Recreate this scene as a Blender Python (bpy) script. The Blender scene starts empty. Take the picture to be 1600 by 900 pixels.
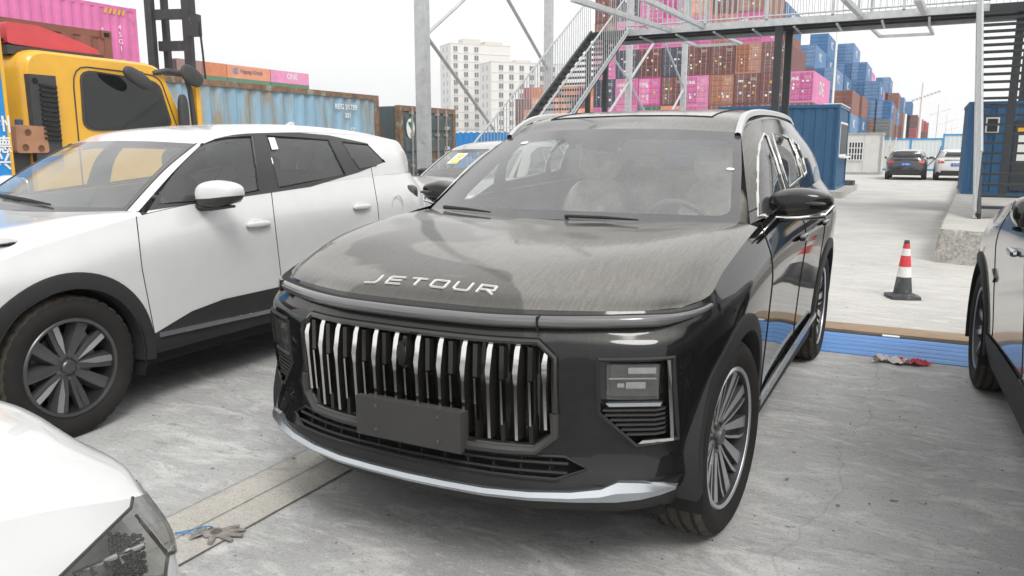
import bpy, bmesh, math, random
import numpy as np
from mathutils import Vector, Matrix
random.seed(7)
R = math.radians
SC = bpy.context.scene
COL = SC.collection
# ------------------------------------------------------------------ camera
CAM = Vector((1.5036, -2.8970, 1.4496)); FPX, PITCH, YAW = 1227.73, R(10.077), R(27.51)
cd = bpy.data.cameras.new('camera'); cam = bpy.data.objects.new('camera', cd); COL.objects.link(cam)
cam.location = CAM; cam.rotation_euler = (R(90) - PITCH, 0, YAW)
cd.sensor_width = 36; cd.lens = 36 * FPX / 1600; cd.clip_start = 0.05; cd.clip_end = 6000
SC.camera = cam
# ------------------------------------------------------------------ world, sun, exposure
SUN_EL, SUN_AZ = 52, 130
w = bpy.data.worlds.new('World'); SC.world = w; w.use_nodes = True
nt = w.node_tree; nt.nodes.clear()
sky = nt.nodes.new('ShaderNodeTexSky'); sky.sky_type = 'NISHITA'; sky.sun_disc = False
sky.sun_elevation = R(SUN_EL); sky.sun_rotation = R(SUN_AZ); sky.dust_density = 9; sky.air_density = 1.0; sky.ozone_density = 1
hs = nt.nodes.new('ShaderNodeHueSaturation'); hs.inputs['Saturation'].default_value = 0.10
mxw = nt.nodes.new('ShaderNodeMix'); mxw.data_type = 'RGBA'; mxw.inputs[0].default_value = 0.80
tcw = nt.nodes.new('ShaderNodeTexCoord'); nzw = nt.nodes.new('ShaderNodeTexNoise'); nzw.inputs['Scale'].default_value = 1.6; nzw.inputs['Detail'].default_value = 4
mpw = nt.nodes.new('ShaderNodeMapping'); mpw.inputs['Scale'].default_value = (1, 1, 2.6)
rpw = nt.nodes.new('ShaderNodeValToRGB')
rpw.color_ramp.elements[0].position = .3; rpw.color_ramp.elements[0].color = (10.4, 10.55, 10.75, 1)
rpw.color_ramp.elements[1].position = .7; rpw.color_ramp.elements[1].color = (12.0, 11.95, 11.8, 1)
bg = nt.nodes.new('ShaderNodeBackground'); bg.inputs['Strength'].default_value = 0.095
wo = nt.nodes.new('ShaderNodeOutputWorld')
L = nt.links.new
L(tcw.outputs['Generated'], mpw.inputs[0]); L(mpw.outputs[0], nzw.inputs['Vector']); L(nzw.outputs['Fac'], rpw.inputs[0])
L(sky.outputs[0], hs.inputs['Color']); L(hs.outputs[0], mxw.inputs[6]); L(rpw.outputs[0], mxw.inputs[7])
L(mxw.outputs[2], bg.inputs[0]); L(bg.outputs[0], wo.inputs[0])
sd = bpy.data.lights.new('sun', 'SUN'); sun = bpy.data.objects.new('sun', sd); COL.objects.link(sun)
sd.energy = 1.35; sd.angle = R(20); sd.color = (1, .97, .93)
sun.rotation_euler = (R(90 - SUN_EL), 0, R(180 - SUN_AZ))
SC.view_settings.view_transform = 'Standard'; SC.view_settings.look = 'None'; SC.view_settings.exposure = 0.38; SC.view_settings.gamma = 1
SC.cycles.max_bounces = 8; SC.cycles.transparent_max_bounces = 16

# ------------------------------------------------------------------ materials
MATS = {}
def nodes(m):
    m.use_nodes = True; t = m.node_tree
    return t, t.nodes['Principled BSDF'], t.links.new
def mat(name, col, rough=.5, metal=0, coat=0, var=.12, vs=6, bump=0, bs=60, dust=0, dcol=(.33, .31, .28), streak=None, spec=.5, stain=0, scol=(.2, .17, .13), updust=0):
    if name in MATS: return MATS[name]
    m = bpy.data.materials.new(name); t, b, l = nodes(m); N = t.nodes.new
    b.inputs['Roughness'].default_value = rough; b.inputs['Metallic'].default_value = metal
    b.inputs['Coat Weight'].default_value = coat; b.inputs['Coat Roughness'].default_value = .06
    b.inputs['Specular IOR Level'].default_value = spec
    tc = N('ShaderNodeTexCoord'); mp = N('ShaderNodeMapping'); l(tc.outputs['Object'], mp.inputs[0])
    if streak: mp.inputs['Scale'].default_value = streak
    nz = N('ShaderNodeTexNoise'); nz.inputs['Scale'].default_value = vs; nz.inputs['Detail'].default_value = 6; nz.inputs['Roughness'].default_value = .6
    l(mp.outputs[0], nz.inputs['Vector'])
    mx = N('ShaderNodeMix'); mx.data_type = 'RGBA'
    mr = N('ShaderNodeMapRange'); mr.inputs[1].default_value = .3; mr.inputs[2].default_value = .7
    l(nz.outputs['Fac'], mr.inputs[0]); l(mr.outputs[0], mx.inputs[0])
    c = np.array(col[:3]); mx.inputs[6].default_value = (*np.clip(c * (1 - var), 0, 1), 1); mx.inputs[7].default_value = (*np.clip(c * (1 + var), 0, 1), 1)
    out = mx.outputs[2]
    if stain:
        n3 = N('ShaderNodeTexNoise'); n3.inputs['Scale'].default_value = vs * .6; n3.inputs['Detail'].default_value = 9; n3.inputs['Roughness'].default_value = .72
        l(mp.outputs[0], n3.inputs['Vector'])
        r3 = N('ShaderNodeMapRange'); r3.inputs[1].default_value = .62 - .2 * stain; r3.inputs[2].default_value = .70 - .1 * stain
        l(n3.outputs['Fac'], r3.inputs[0]); x3 = N('ShaderNodeMix'); x3.data_type = 'RGBA'; l(r3.outputs[0], x3.inputs[0]); l(out, x3.inputs[6]); x3.inputs[7].default_value = (*scol, 1)
        out = x3.outputs[2]
    if dust or updust:
        n2 = N('ShaderNodeTexNoise'); n2.inputs['Scale'].default_value = 3.2; n2.inputs['Detail'].default_value = 8; n2.inputs['Roughness'].default_value = .65
        l(tc.outputs['Object'], n2.inputs['Vector'])
        r2 = N('ShaderNodeMapRange'); r2.inputs[1].default_value = .25; r2.inputs[2].default_value = .8; r2.inputs[3].default_value = dust * .5; r2.inputs[4].default_value = dust * 1.4
        l(n2.outputs['Fac'], r2.inputs[0]); fac = r2.outputs[0]
        if updust:   # settled dust and dried rain runs on the upward faces
            ge = N('ShaderNodeNewGeometry'); sx = N('ShaderNodeSeparateXYZ'); l(ge.outputs['Normal'], sx.inputs[0])
            ru = N('ShaderNodeMapRange'); ru.inputs[1].default_value = .45; ru.inputs[2].default_value = .9; ru.inputs[4].default_value = updust; l(sx.outputs[2], ru.inputs[0])
            def nz_(scale, det, ro, sc, dist=0):
                n = N('ShaderNodeTexNoise'); n.inputs['Scale'].default_value = sc; n.inputs['Detail'].default_value = det; n.inputs['Roughness'].default_value = ro; n.inputs['Distortion'].default_value = dist
                m_ = N('ShaderNodeMapping'); m_.inputs['Scale'].default_value = scale; l(tc.outputs['Object'], m_.inputs[0]); l(m_.outputs[0], n.inputs['Vector']); return n.outputs['Fac']
            def rg_(x, a, c, d, e):
                r = N('ShaderNodeMapRange'); r.inputs[1].default_value = a; r.inputs[2].default_value = c; r.inputs[3].default_value = d; r.inputs[4].default_value = e; l(x, r.inputs[0]); return r.outputs[0]
            def ml_(x, y): q = N('ShaderNodeMath'); q.operation = 'MULTIPLY'; l(x, q.inputs[0]); l(y, q.inputs[1]); return q.outputs[0]
            runs = rg_(nz_((1, .05, .05), 4, .6, 150, 1.5), .36, .64, .84, 1.12)      # fine dried rain runs
            spots = rg_(nz_((1, 1, 1), 3, .6, 110), .42, .6, .92, 1.06)              # dried drops
            patch = rg_(nz_((1, 1.5, 1), 2, .5, 1.7, .4), .52, .56, 1.0, .52)          # rinsed areas with a sharp edge
            mu_ = ml_(ml_(ru.outputs[0], runs), ml_(spots, patch)); mu = N('ShaderNodeMath'); mu.operation = 'MULTIPLY'; l(mu_, mu.inputs[0]); mu.inputs[1].default_value = 1
            ad = N('ShaderNodeMath'); ad.operation = 'ADD'; ad.use_clamp = True; l(mu.outputs[0], ad.inputs[0]); l(fac, ad.inputs[1]); fac = ad.outputs[0]
        xd = N('ShaderNodeMix'); xd.data_type = 'RGBA'; l(fac, xd.inputs[0]); l(out, xd.inputs[6]); xd.inputs[7].default_value = (*dcol, 1); out = xd.outputs[2]
        rr = N('ShaderNodeMapRange'); rr.inputs[3].default_value = rough; rr.inputs[4].default_value = min(1, rough + (.10 if updust else .45)); l(fac, rr.inputs[0]); l(rr.outputs[0], b.inputs['Roughness'])
        if coat:
            rc = N('ShaderNodeMapRange'); rc.inputs[3].default_value = .04; rc.inputs[4].default_value = .45; l(fac, rc.inputs[0]); l(rc.outputs[0], b.inputs['Coat Roughness'])
    l(out, b.inputs['Base Color'])
    if bump:
        nb = N('ShaderNodeTexNoise'); nb.inputs['Scale'].default_value = bs; nb.inputs['Detail'].default_value = 5; l(mp.outputs[0], nb.inputs['Vector'])
        bp = N('ShaderNodeBump'); bp.inputs['Strength'].default_value = bump; bp.inputs['Distance'].default_value = .01
        l(nb.outputs['Fac'], bp.inputs['Height']); l(bp.outputs[0], b.inputs['Normal'])
    MATS[name] = m; return m
def glass(name, tint, refl=.9, dust=.1, dcol=(.6, .6, .58), rough=.02):
    m = bpy.data.materials.new(name); m.use_nodes = True; t = m.node_tree; t.nodes.clear(); N = t.nodes.new; l = t.links.new
    o = N('ShaderNodeOutputMaterial'); tr = N('ShaderNodeBsdfTransparent'); tr.inputs[0].default_value = (*tint, 1)
    gl = N('ShaderNodeBsdfGlossy'); gl.inputs['Roughness'].default_value = rough; gl.inputs[0].default_value = (refl, refl, refl, 1)
    fr = N('ShaderNodeFresnel'); ge = N('ShaderNodeNewGeometry'); io = N('ShaderNodeMapRange'); io.inputs[3].default_value = 1.75; io.inputs[4].default_value = 1 / 1.75; l(ge.outputs['Backfacing'], io.inputs[0]); l(io.outputs[0], fr.inputs[0])   # a thin pane reflects alike from both sides
    m1 = N('ShaderNodeMixShader'); l(fr.outputs[0], m1.inputs[0]); l(tr.outputs[0], m1.inputs[1]); l(gl.outputs[0], m1.inputs[2])
    df = N('ShaderNodeBsdfDiffuse'); df.inputs[0].default_value = (*dcol, 1)
    tc = N('ShaderNodeTexCoord'); nz = N('ShaderNodeTexNoise'); nz.inputs['Scale'].default_value = 3; nz.inputs['Detail'].default_value = 8; l(tc.outputs['Object'], nz.inputs['Vector'])
    mr = N('ShaderNodeMapRange'); mr.inputs[1].default_value = .3; mr.inputs[2].default_value = .75; mr.inputs[3].default_value = dust * .8; mr.inputs[4].default_value = dust * 1.25; l(nz.outputs['Fac'], mr.inputs[0])
    m2 = N('ShaderNodeMixShader'); l(mr.outputs[0], m2.inputs[0]); l(m1.outputs[0], m2.inputs[1]); l(df.outputs[0], m2.inputs[2]); l(m2.outputs[0], o.inputs[0])
    MATS[name] = m; return m

M_black = mat('black_paint', (.006, .0065, .007), .05, coat=0, dust=.010, spec=.42, updust=.46, dcol=(.36, .345, .315))
M_white = mat('white_paint', (.64, .65, .645), .22, coat=.5, var=.03, dust=.03, dcol=(.62, .6, .55))
M_grey = mat('grey_paint', (.19, .185, .175), .28, metal=.4, coat=1, var=.05, dust=.05)
M_mauve = mat('mauve_paint', (.42, .39, .39), .28, metal=.35, coat=1, var=.05, dust=.06)
M_navy = mat('navy_paint', (.015, .016, .022), .2, coat=1, dust=.05)
M_clad = mat('cladding', (.018, .018, .019), .6, var=.15, spec=.3, dust=.03, bump=.1, bs=400)
M_trim = mat('pillar_trim', (.03, .03, .031), .4, var=.1, dust=.03)
M_gloss = mat('gloss_black', (.006, .006, .006), .12, coat=.6, var=.1, dust=.04)
M_dark = mat('dark_void', (.006, .006, .006), .8)
M_chrome = mat('chrome', (.82, .80, .77), .13, metal=1, var=.04, dust=.03)
M_satin = mat('satin_silver', (.50, .53, .56), .26, metal=.9, var=.04, dust=.03)
M_tyre = mat('tyre_rubber', (.014, .014, .015), .8, var=.2, dust=.03, spec=.25, dcol=(.25, .2, .14), bump=.15, bs=120)
M_tread = mat('tread_rubber', (.035, .031, .026), .85, var=.35, dust=.10, dcol=(.25, .2, .14))
M_rimd = mat('rim_dark', (.14, .14, .145), .33, metal=.7, var=.08, dust=.04)
M_rims = mat('rim_cut', (.62, .62, .64), .3, metal=.8, var=.05)
M_rimb = mat('rim_barrel', (.045, .046, .05), .4, metal=.6, var=.1)
M_disc = mat('brake_disc', (.25, .23, .21), .4, metal=.9)
M_plate = mat('plate_holder', (.028, .028, .027), .55, var=.05, dust=.05)
M_dash = mat('dashboard', (.09, .09, .092), .7)
M_seat = mat('seat_cover', (.55, .48, .44), .22, coat=.8, var=.4, vs=9, bump=1, bs=16)
M_liner = mat('roof_lining', (.80, .79, .77), .9)
M_paper = mat('sticker_white', (.8, .8, .78), .6, var=.02)
M_yellowp = mat('sticker_yellow', (.78, .68, .18), .6, var=.1)
M_lamp = mat('lamp_inner', (.07, .07, .07), .3, metal=.5, var=.3, vs=20)
M_reflector = mat('lamp_reflector', (.75, .75, .73), .15, metal=1, var=.1, vs=30)
M_red = mat('tail_red', (.45, .03, .03), .2, coat=.6)
M_blueplate = mat('plate_blue', (.03, .10, .42), .4)
G_wind = glass('windscreen_glass', (.95, .985, .975), 1.0, .115, (.86, .88, .875))
G_side = glass('side_glass', (.62, .67, .65), .95, .04)
G_dark = glass('privacy_glass', (.05, .055, .06), .95, .03)
G_lamp = glass('lamp_lens', (.80, .81, .80), .9, .06)
G_bar = glass('light_bar_lens', (.45, .45, .46), .9, .22, (.40, .40, .40), .12)

# ------------------------------------------------------------------ mesh builder
class MB:
    def __init__(s): s.v = []; s.f = []; s.m = []
    def add(s, V, F, mi=0):
        o = len(s.v); s.v += [tuple(p) for p in V]; s.f += [tuple(i + o for i in f) for f in F]; s.m += [mi] * len(F); return s
    def box(s, c, d, mi=0, rz=0):
        x, y, z = [k / 2 for k in d]; C, S = math.cos(rz), math.sin(rz)
        P = [(-x, -y, -z), (x, -y, -z), (x, y, -z), (-x, y, -z), (-x, -y, z), (x, -y, z), (x, y, z), (-x, y, z)]
        return s.add([(c[0] + a * C - b * S, c[1] + a * S + b * C, c[2] + e) for a, b, e in P], [(0, 3, 2, 1), (4, 5, 6, 7), (0, 1, 5, 4), (1, 2, 6, 5), (2, 3, 7, 6), (3, 0, 4, 7)], mi)
    def bx(s, x0, x1, y0, y1, z0, z1, mi=0): return s.box(((x0 + x1) / 2, (y0 + y1) / 2, (z0 + z1) / 2), (abs(x1 - x0), abs(y1 - y0), abs(z1 - z0)), mi)
    def bar(s, p, q, a, b=None, mi=0, up=(0, 0, 1)):
        b = b or a; p = Vector(p); q = Vector(q); d = (q - p).normalized(); u = Vector(up)
        if abs(d.dot(u)) > .98: u = Vector((0, 1, 0))
        r = d.cross(u).normalized(); n = r.cross(d)
        V = [c + r * i * a / 2 + n * j * b / 2 for c in (p, q) for i, j in ((-1, -1), (1, -1), (1, 1), (-1, 1))]
        return s.add(V, [(0, 1, 2, 3), (7, 6, 5, 4), (0, 4, 5, 1), (1, 5, 6, 2), (2, 6, 7, 3), (3, 7, 4, 0)], mi)
    def tube(s, pts, r, n=8, mi=0, cap=True):
        pts = [Vector(p) for p in pts]; rs = r if isinstance(r, (list, tuple)) else [r] * len(pts); V = []; F = []; prev = None
        for i, p in enumerate(pts):
            d = (pts[min(i + 1, len(pts) - 1)] - pts[max(i - 1, 0)]).normalized()
            if prev is None:
                u = Vector((0, 0, 1)) if abs(d.z) < .9 else Vector((1, 0, 0)); a = d.cross(u).normalized()
            else: a = (prev - d * prev.dot(d)).normalized()
            b = d.cross(a); prev = a
            V += [p + (a * math.cos(2 * math.pi * k / n) + b * math.sin(2 * math.pi * k / n)) * rs[i] for k in range(n)]
        for i in range(len(pts) - 1):
            for k in range(n): F.append((i * n + k, i * n + (k + 1) % n, (i + 1) * n + (k + 1) % n, (i + 1) * n + k))
        if cap: F += [tuple(range(n - 1, -1, -1)), tuple((len(pts) - 1) * n + k for k in range(n))]
        return s.add(V, F, mi)
    def prism(s, poly, fn, d0, d1, mi=0):   # poly in (a,b); fn(a,b,d) -> xyz
        n = len(poly); V = [fn(a, b, d0) for a, b in poly] + [fn(a, b, d1) for a, b in poly]
        F = [tuple(range(n)), tuple(range(2 * n - 1, n - 1, -1))] + [(i, i + n, (i + 1) % n + n, (i + 1) % n) for i in range(n)]
        return s.add(V, F, mi)
    def lathe(s, prof, n=32, mi=0, c=(0, 0, 0)):   # prof [(r, x)], axis x
        V = []; F = []
        for r, x in prof: V += [(c[0] + x, c[1] + r * math.cos(2 * math.pi * k / n), c[2] + r * math.sin(2 * math.pi * k / n)) for k in range(n)]
        for i in range(len(prof) - 1):
            for k in range(n): F.append((i * n + k, (i + 1) * n + k, (i + 1) * n + (k + 1) % n, i * n + (k + 1) % n))
        return s.add(V, F, mi)
    def grid(s, G, mi=0, close=False):
        G = np.asarray(G); a, b = G.shape[:2]; V = G.reshape(-1, 3); F = []
        for i in range(a - 1):
            for j in range(b if close else b - 1): F.append((i * b + j, i * b + (j + 1) % b, (i + 1) * b + (j + 1) % b, (i + 1) * b + j))
        return s.add(V, F, mi)
    def ell(s, c, r, e=2.5, n=20, m=12, mi=0, fn=None):   # superellipsoid
        V = []; F = []; sp = lambda x: math.copysign(abs(x) ** (2 / e), x)
        for i in range(m + 1):
            t = -math.pi / 2 + math.pi * i / m
            for k in range(n):
                a = 2 * math.pi * k / n; p = (sp(math.cos(t)) * sp(math.cos(a)) * r[0], sp(math.cos(t)) * sp(math.sin(a)) * r[1], sp(math.sin(t)) * r[2])
                if fn: p = fn(p)
                V.append((c[0] + p[0], c[1] + p[1], c[2] + p[2]))
        for i in range(m):
            for k in range(n): F.append((i * n + k, i * n + (k + 1) % n, (i + 1) * n + (k + 1) % n, (i + 1) * n + k))
        return s.add(V, F, mi)
    def mirror(s):
        n = len(s.v); s.v += [(-x, y, z) for x, y, z in s.v]; s.f += [tuple(i + n for i in reversed(f)) for f in s.f]; s.m += s.m; return s
    def xf(s, M): s.v = [tuple(M @ Vector(p)) for p in s.v]; return s
    def mesh(s, name, mats, smooth=35):
        me = bpy.data.meshes.new(name); me.from_pydata(s.v, [], s.f)
        for m in (mats if isinstance(mats, (list, tuple)) else [mats]): me.materials.append(m)
        me.polygons.foreach_set('material_index', s.m)
        if smooth:
            me.shade_smooth(); me.set_sharp_from_angle(angle=R(smooth))
        me.update(); return me
    def obj(s, name, mats, parent=None, smooth=35): return link(name, s.mesh(name, mats, smooth), parent)
    def objs(s, name, mats, parent=None, smooth=35):   # one object for each separate piece
        P = list(range(len(s.v)))
        def fd(i):
            while P[i] != i: P[i] = P[P[i]]; i = P[i]
            return i
        for f in s.f:
            r = fd(f[0])
            for i in f[1:]: P[fd(i)] = r
        G = {}
        for f, m in zip(s.f, s.m): G.setdefault(fd(f[0]), []).append((f, m))
        out = []
        for fs in G.values():
            ix = {}; b = MB()
            for f, m in fs:
                q = []
                for i in f:
                    if i not in ix: ix[i] = len(b.v); b.v.append(s.v[i])
                    q.append(ix[i])
                b.f.append(tuple(q)); b.m.append(m)
            out.append(b.obj(name, mats, parent, smooth))
        return out
def link(name, me, parent=None, loc=None):
    o = bpy.data.objects.new(name, me); COL.objects.link(o)
    if parent: o.parent = parent
    if loc is not None: o.location = loc
    return o
def tag(o, label=None, cat=None, group=None, kind=None):
    if label: o['label'] = label
    if cat: o['category'] = cat
    if group: o['group'] = group
    if kind: o['kind'] = kind
    return o
def thing(name, label, cat, loc=(0, 0, 0), rz=0, group=None):
    o = link(name, None, None, loc); o.rotation_euler = (0, 0, rz); return tag(o, label, cat, group)
def recolour(o, *ms):
    for i, m in enumerate(ms):
        o.material_slots[i].link = 'OBJECT'; o.material_slots[i].material = m
FONT_CJK = None
def text_mesh(s, size, mats, ext=.002, cjk=False, shear=0, bold=0):
    global FONT_CJK
    c = bpy.data.curves.new('text', 'FONT'); c.body = s; c.size = size; c.extrude = ext; c.align_x = 'CENTER'; c.align_y = 'CENTER'; c.resolution_u = 3; c.shear = shear; c.offset = bold
    o = bpy.data.objects.new('text', c); COL.objects.link(o)
    me = bpy.data.meshes.new_from_object(o.evaluated_get(bpy.context.evaluated_depsgraph_get()))
    bpy.data.objects.remove(o); bpy.data.curves.remove(c); me.materials.clear(); me.materials.append(mats); return me
def crm(P, n):
    P = np.asarray(P, float); k = len(P); Q = np.concatenate([2 * P[:1] - P[1:2], P, 2 * P[-1:] - P[-2:-1]]); out = []
    for i in range(k - 1):
        a, b, c, d = Q[i:i + 4]
        for j in range(n):
            t = j / n; out.append(.5 * ((2 * b) + (c - a) * t + (2 * a - 5 * b + 4 * c - d) * t * t + (3 * b - a - 3 * c + d) * t ** 3))
    out.append(P[-1]); return np.array(out)
def net(C, nu, nv): return np.swapaxes(crm(np.swapaxes(crm(C, nu), 0, 1), nv), 0, 1)
def pray(u, v):
    a = (u - 800) / FPX; b = -(v - 450) / FPX; c, s = math.cos(PITCH), math.sin(PITCH); p = (a, c + b * s, -s + b * c)
    C, S = math.cos(YAW), math.sin(YAW); return Vector((p[0] * C - p[1] * S, p[0] * S + p[1] * C, p[2]))
def un(u, v, ax, val):
    d = pray(u, v); i = 'xyz'.index(ax); t = (val - CAM[i]) / d[i]; return CAM + d * t

# ------------------------------------------------------------------ car shell
# car frame: origin on the ground under the front axle, nose towards -y, +x = the car's left
# stations round the lower body: six points from the bottom edge up to the shoulder
ST = [
 [(0, -.715, .26), (0, -.79, .36), (0, -.77, .50), (0, -.782, .79), (0, -.745, .885), (0, -.708, .937)],
 [(.30, -.70, .26), (.30, -.775, .36), (.30, -.755, .50), (.30, -.766, .79), (.30, -.727, .885), (.30, -.690, .937)],
 [(.52, -.64, .26), (.53, -.72, .365), (.52, -.685, .50), (.525, -.70, .79), (.52, -.66, .883), (.52, -.625, .937)],
 [(.69, -.56, .26), (.74, -.63, .37), (.73, -.59, .50), (.735, -.61, .79), (.73, -.565, .880), (.72, -.53, .937)],
 [(.79, -.45, .255), (.865, -.50, .375), (.85, -.495, .50), (.858, -.513, .79), (.85, -.46, .885), (.835, -.42, .940)],
 [(.855, -.34, .25), (.915, -.35, .375), (.915, -.35, .5), (.918, -.352, .7), (.925, -.345, .855), (.895, -.29, .965)],
 [(.895, -.08, .25), (.935, -.08, .375), (.948, -.08, .5), (.957, -.08, .71), (.952, -.08, .88), (.893, -.08, 1.02)],
 [(.90, .45, .25), (.935, .45, .37), (.942, .45, .5), (.955, .45, .74), (.955, .45, .95), (.892, .42, 1.105)],
 [(.90, .85, .25), (.925, .85, .37), (.93, .85, .5), (.945, .85, .74), (.955, .85, .98), (.888, .85, 1.15)],
 [(.90, 1.5, .25), (.92, 1.5, .37), (.925, 1.5, .5), (.94, 1.5, .74), (.955, 1.5, 1.0), (.878, 1.5, 1.185)],
 [(.90, 2.4, .25), (.925, 2.4, .37), (.935, 2.4, .5), (.95, 2.4, .76), (.958, 2.4, 1.03), (.865, 2.4, 1.215)],
 [(.90, 3.0, .26), (.935, 3.0, .38), (.948, 3.0, .5), (.957, 3.0, .76), (.955, 3.0, 1.04), (.845, 3.0, 1.23)],
 [(.83, 3.5, .30), (.89, 3.5, .40), (.90, 3.5, .52), (.91, 3.5, .76), (.91, 3.5, 1.04), (.80, 3.45, 1.235)],
 [(.62, 3.75, .33), (.72, 3.84, .42), (.74, 3.85, .54), (.75, 3.84, .76), (.74, 3.8, 1.04), (.66, 3.72, 1.23)],
 [(.30, 3.82, .33), (.34, 3.92, .42), (.34, 3.94, .54), (.34, 3.93, .76), (.34, 3.88, 1.04), (.32, 3.80, 1.23)],
 [(0, 3.84, .33), (0, 3.94, .42), (0, 3.96, .54), (0, 3.95, .76), (0, 3.90, 1.04), (0, 3.82, 1.23)]]
S5 = [s[5] for s in ST]
HOOD = [
 [S5[0], S5[1], S5[2], S5[3], S5[4]],
 [(0, -.61, .992), (.30, -.595, .990), (.55, -.52, .986), (.76, -.42, .985), S5[5]],
 [(0, -.34, 1.052), (.30, -.33, 1.06), (.55, -.28, 1.075), (.765, -.17, 1.075), S5[6]],
 [(0, .04, 1.095), (.30, .06, 1.105), (.55, .12, 1.12), (.76, .2, 1.128), (.895, .2, 1.062)],
 [(0, .40, 1.125), (.30, .42, 1.13), (.55, .48, 1.135), (.78, .58, 1.138), (.892, .55, 1.118)]]
WS = [
 [(0, .40, 1.128), (.35, .43, 1.13), (.62, .51, 1.135), (.80, .60, 1.137)],
 [(0, .78, 1.372), (.32, .81, 1.37), (.575, .88, 1.362), (.732, .935, 1.352)],
 [(0, 1.13, 1.553), (.30, 1.155, 1.548), (.52, 1.205, 1.537), (.655, 1.25, 1.528)]]
ROOF = [
 WS[2],
 [(0, 1.5, 1.645), (.32, 1.5, 1.64), (.54, 1.5, 1.625), (.662, 1.52, 1.592)],
 [(0, 2.2, 1.695), (.33, 2.2, 1.69), (.56, 2.2, 1.672), (.67, 2.2, 1.625)],
 [(0, 3.0, 1.675), (.33, 3.0, 1.67), (.55, 3.0, 1.652), (.655, 3.0, 1.61)],
 [(0, 3.75, 1.60), (.31, 3.74, 1.595), (.5, 3.72, 1.58), (.58, 3.70, 1.545)]]
GH = [
 [(.845, .615, 1.125), (.745, .935, 1.352), (.655, 1.25, 1.528)],
 [(.885, .85, 1.152), (.79, 1.15, 1.40), (.662, 1.52, 1.592)],
 [(.878, 1.5, 1.186), (.80, 1.7, 1.42), (.668, 1.88, 1.615)],
 [(.866, 2.3, 1.213), (.795, 2.35, 1.44), (.67, 2.45, 1.624)],
 [(.848, 2.95, 1.23), (.785, 2.98, 1.43), (.655, 3.0, 1.61)],
 [(.81, 3.40, 1.236), (.745, 3.42, 1.41), (.625, 3.42, 1.578)],
 [(.665, 3.72, 1.232), (.635, 3.735, 1.40), (.58, 3.70, 1.545)]]
TG = [
 [S5[15], S5[14], S5[13]],
 [(0, 3.88, 1.42), (.34, 3.85, 1.41), (.635, 3.735, 1.40)],
 [(0, 3.75, 1.60), (.31, 3.74, 1.595), (.58, 3.70, 1.545)]]
def planes_poly(pts, axis):   # convex polygon in the plane across an axis -> planes (co, outward no)
    n = len(pts); cx = sum(p[0] for p in pts) / n; cy = sum(p[1] for p in pts) / n; out = []
    for i in range(n):
        a, b = pts[i], pts[(i + 1) % n]; e = (b[0] - a[0], b[1] - a[1]); no = (e[1], -e[0])
        if no[0] * (cx - a[0]) + no[1] * (cy - a[1]) > 0: no = (-no[0], -no[1])
        if axis == 'x': out.append((Vector((0, a[0], a[1])), Vector((0, no[0], no[1])).normalized()))
        else: out.append((Vector((a[0], 0, a[1])), Vector((no[0], 0, no[1])).normalized()))
    return out
def planes_cam(pts, W):   # outline seen from the camera position, carried into the car's frame
    Wi = W.inverted(); o = Wi @ CAM; ds = [(Wi.to_3x3() @ pray(u, v)).normalized() for u, v in pts]; c = sum(ds, Vector()) / len(ds); out = []
    for i in range(len(ds)):
        no = ds[i].cross(ds[(i + 1) % len(ds)]).normalized()
        if no.dot(c) > 0: no = -no
        out.append((o, no))
    return out
def mirrored(pl): return [(Vector((-c.x, c.y, c.z)), Vector((-n.x, n.y, n.z))) for c, n in pl]
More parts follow.
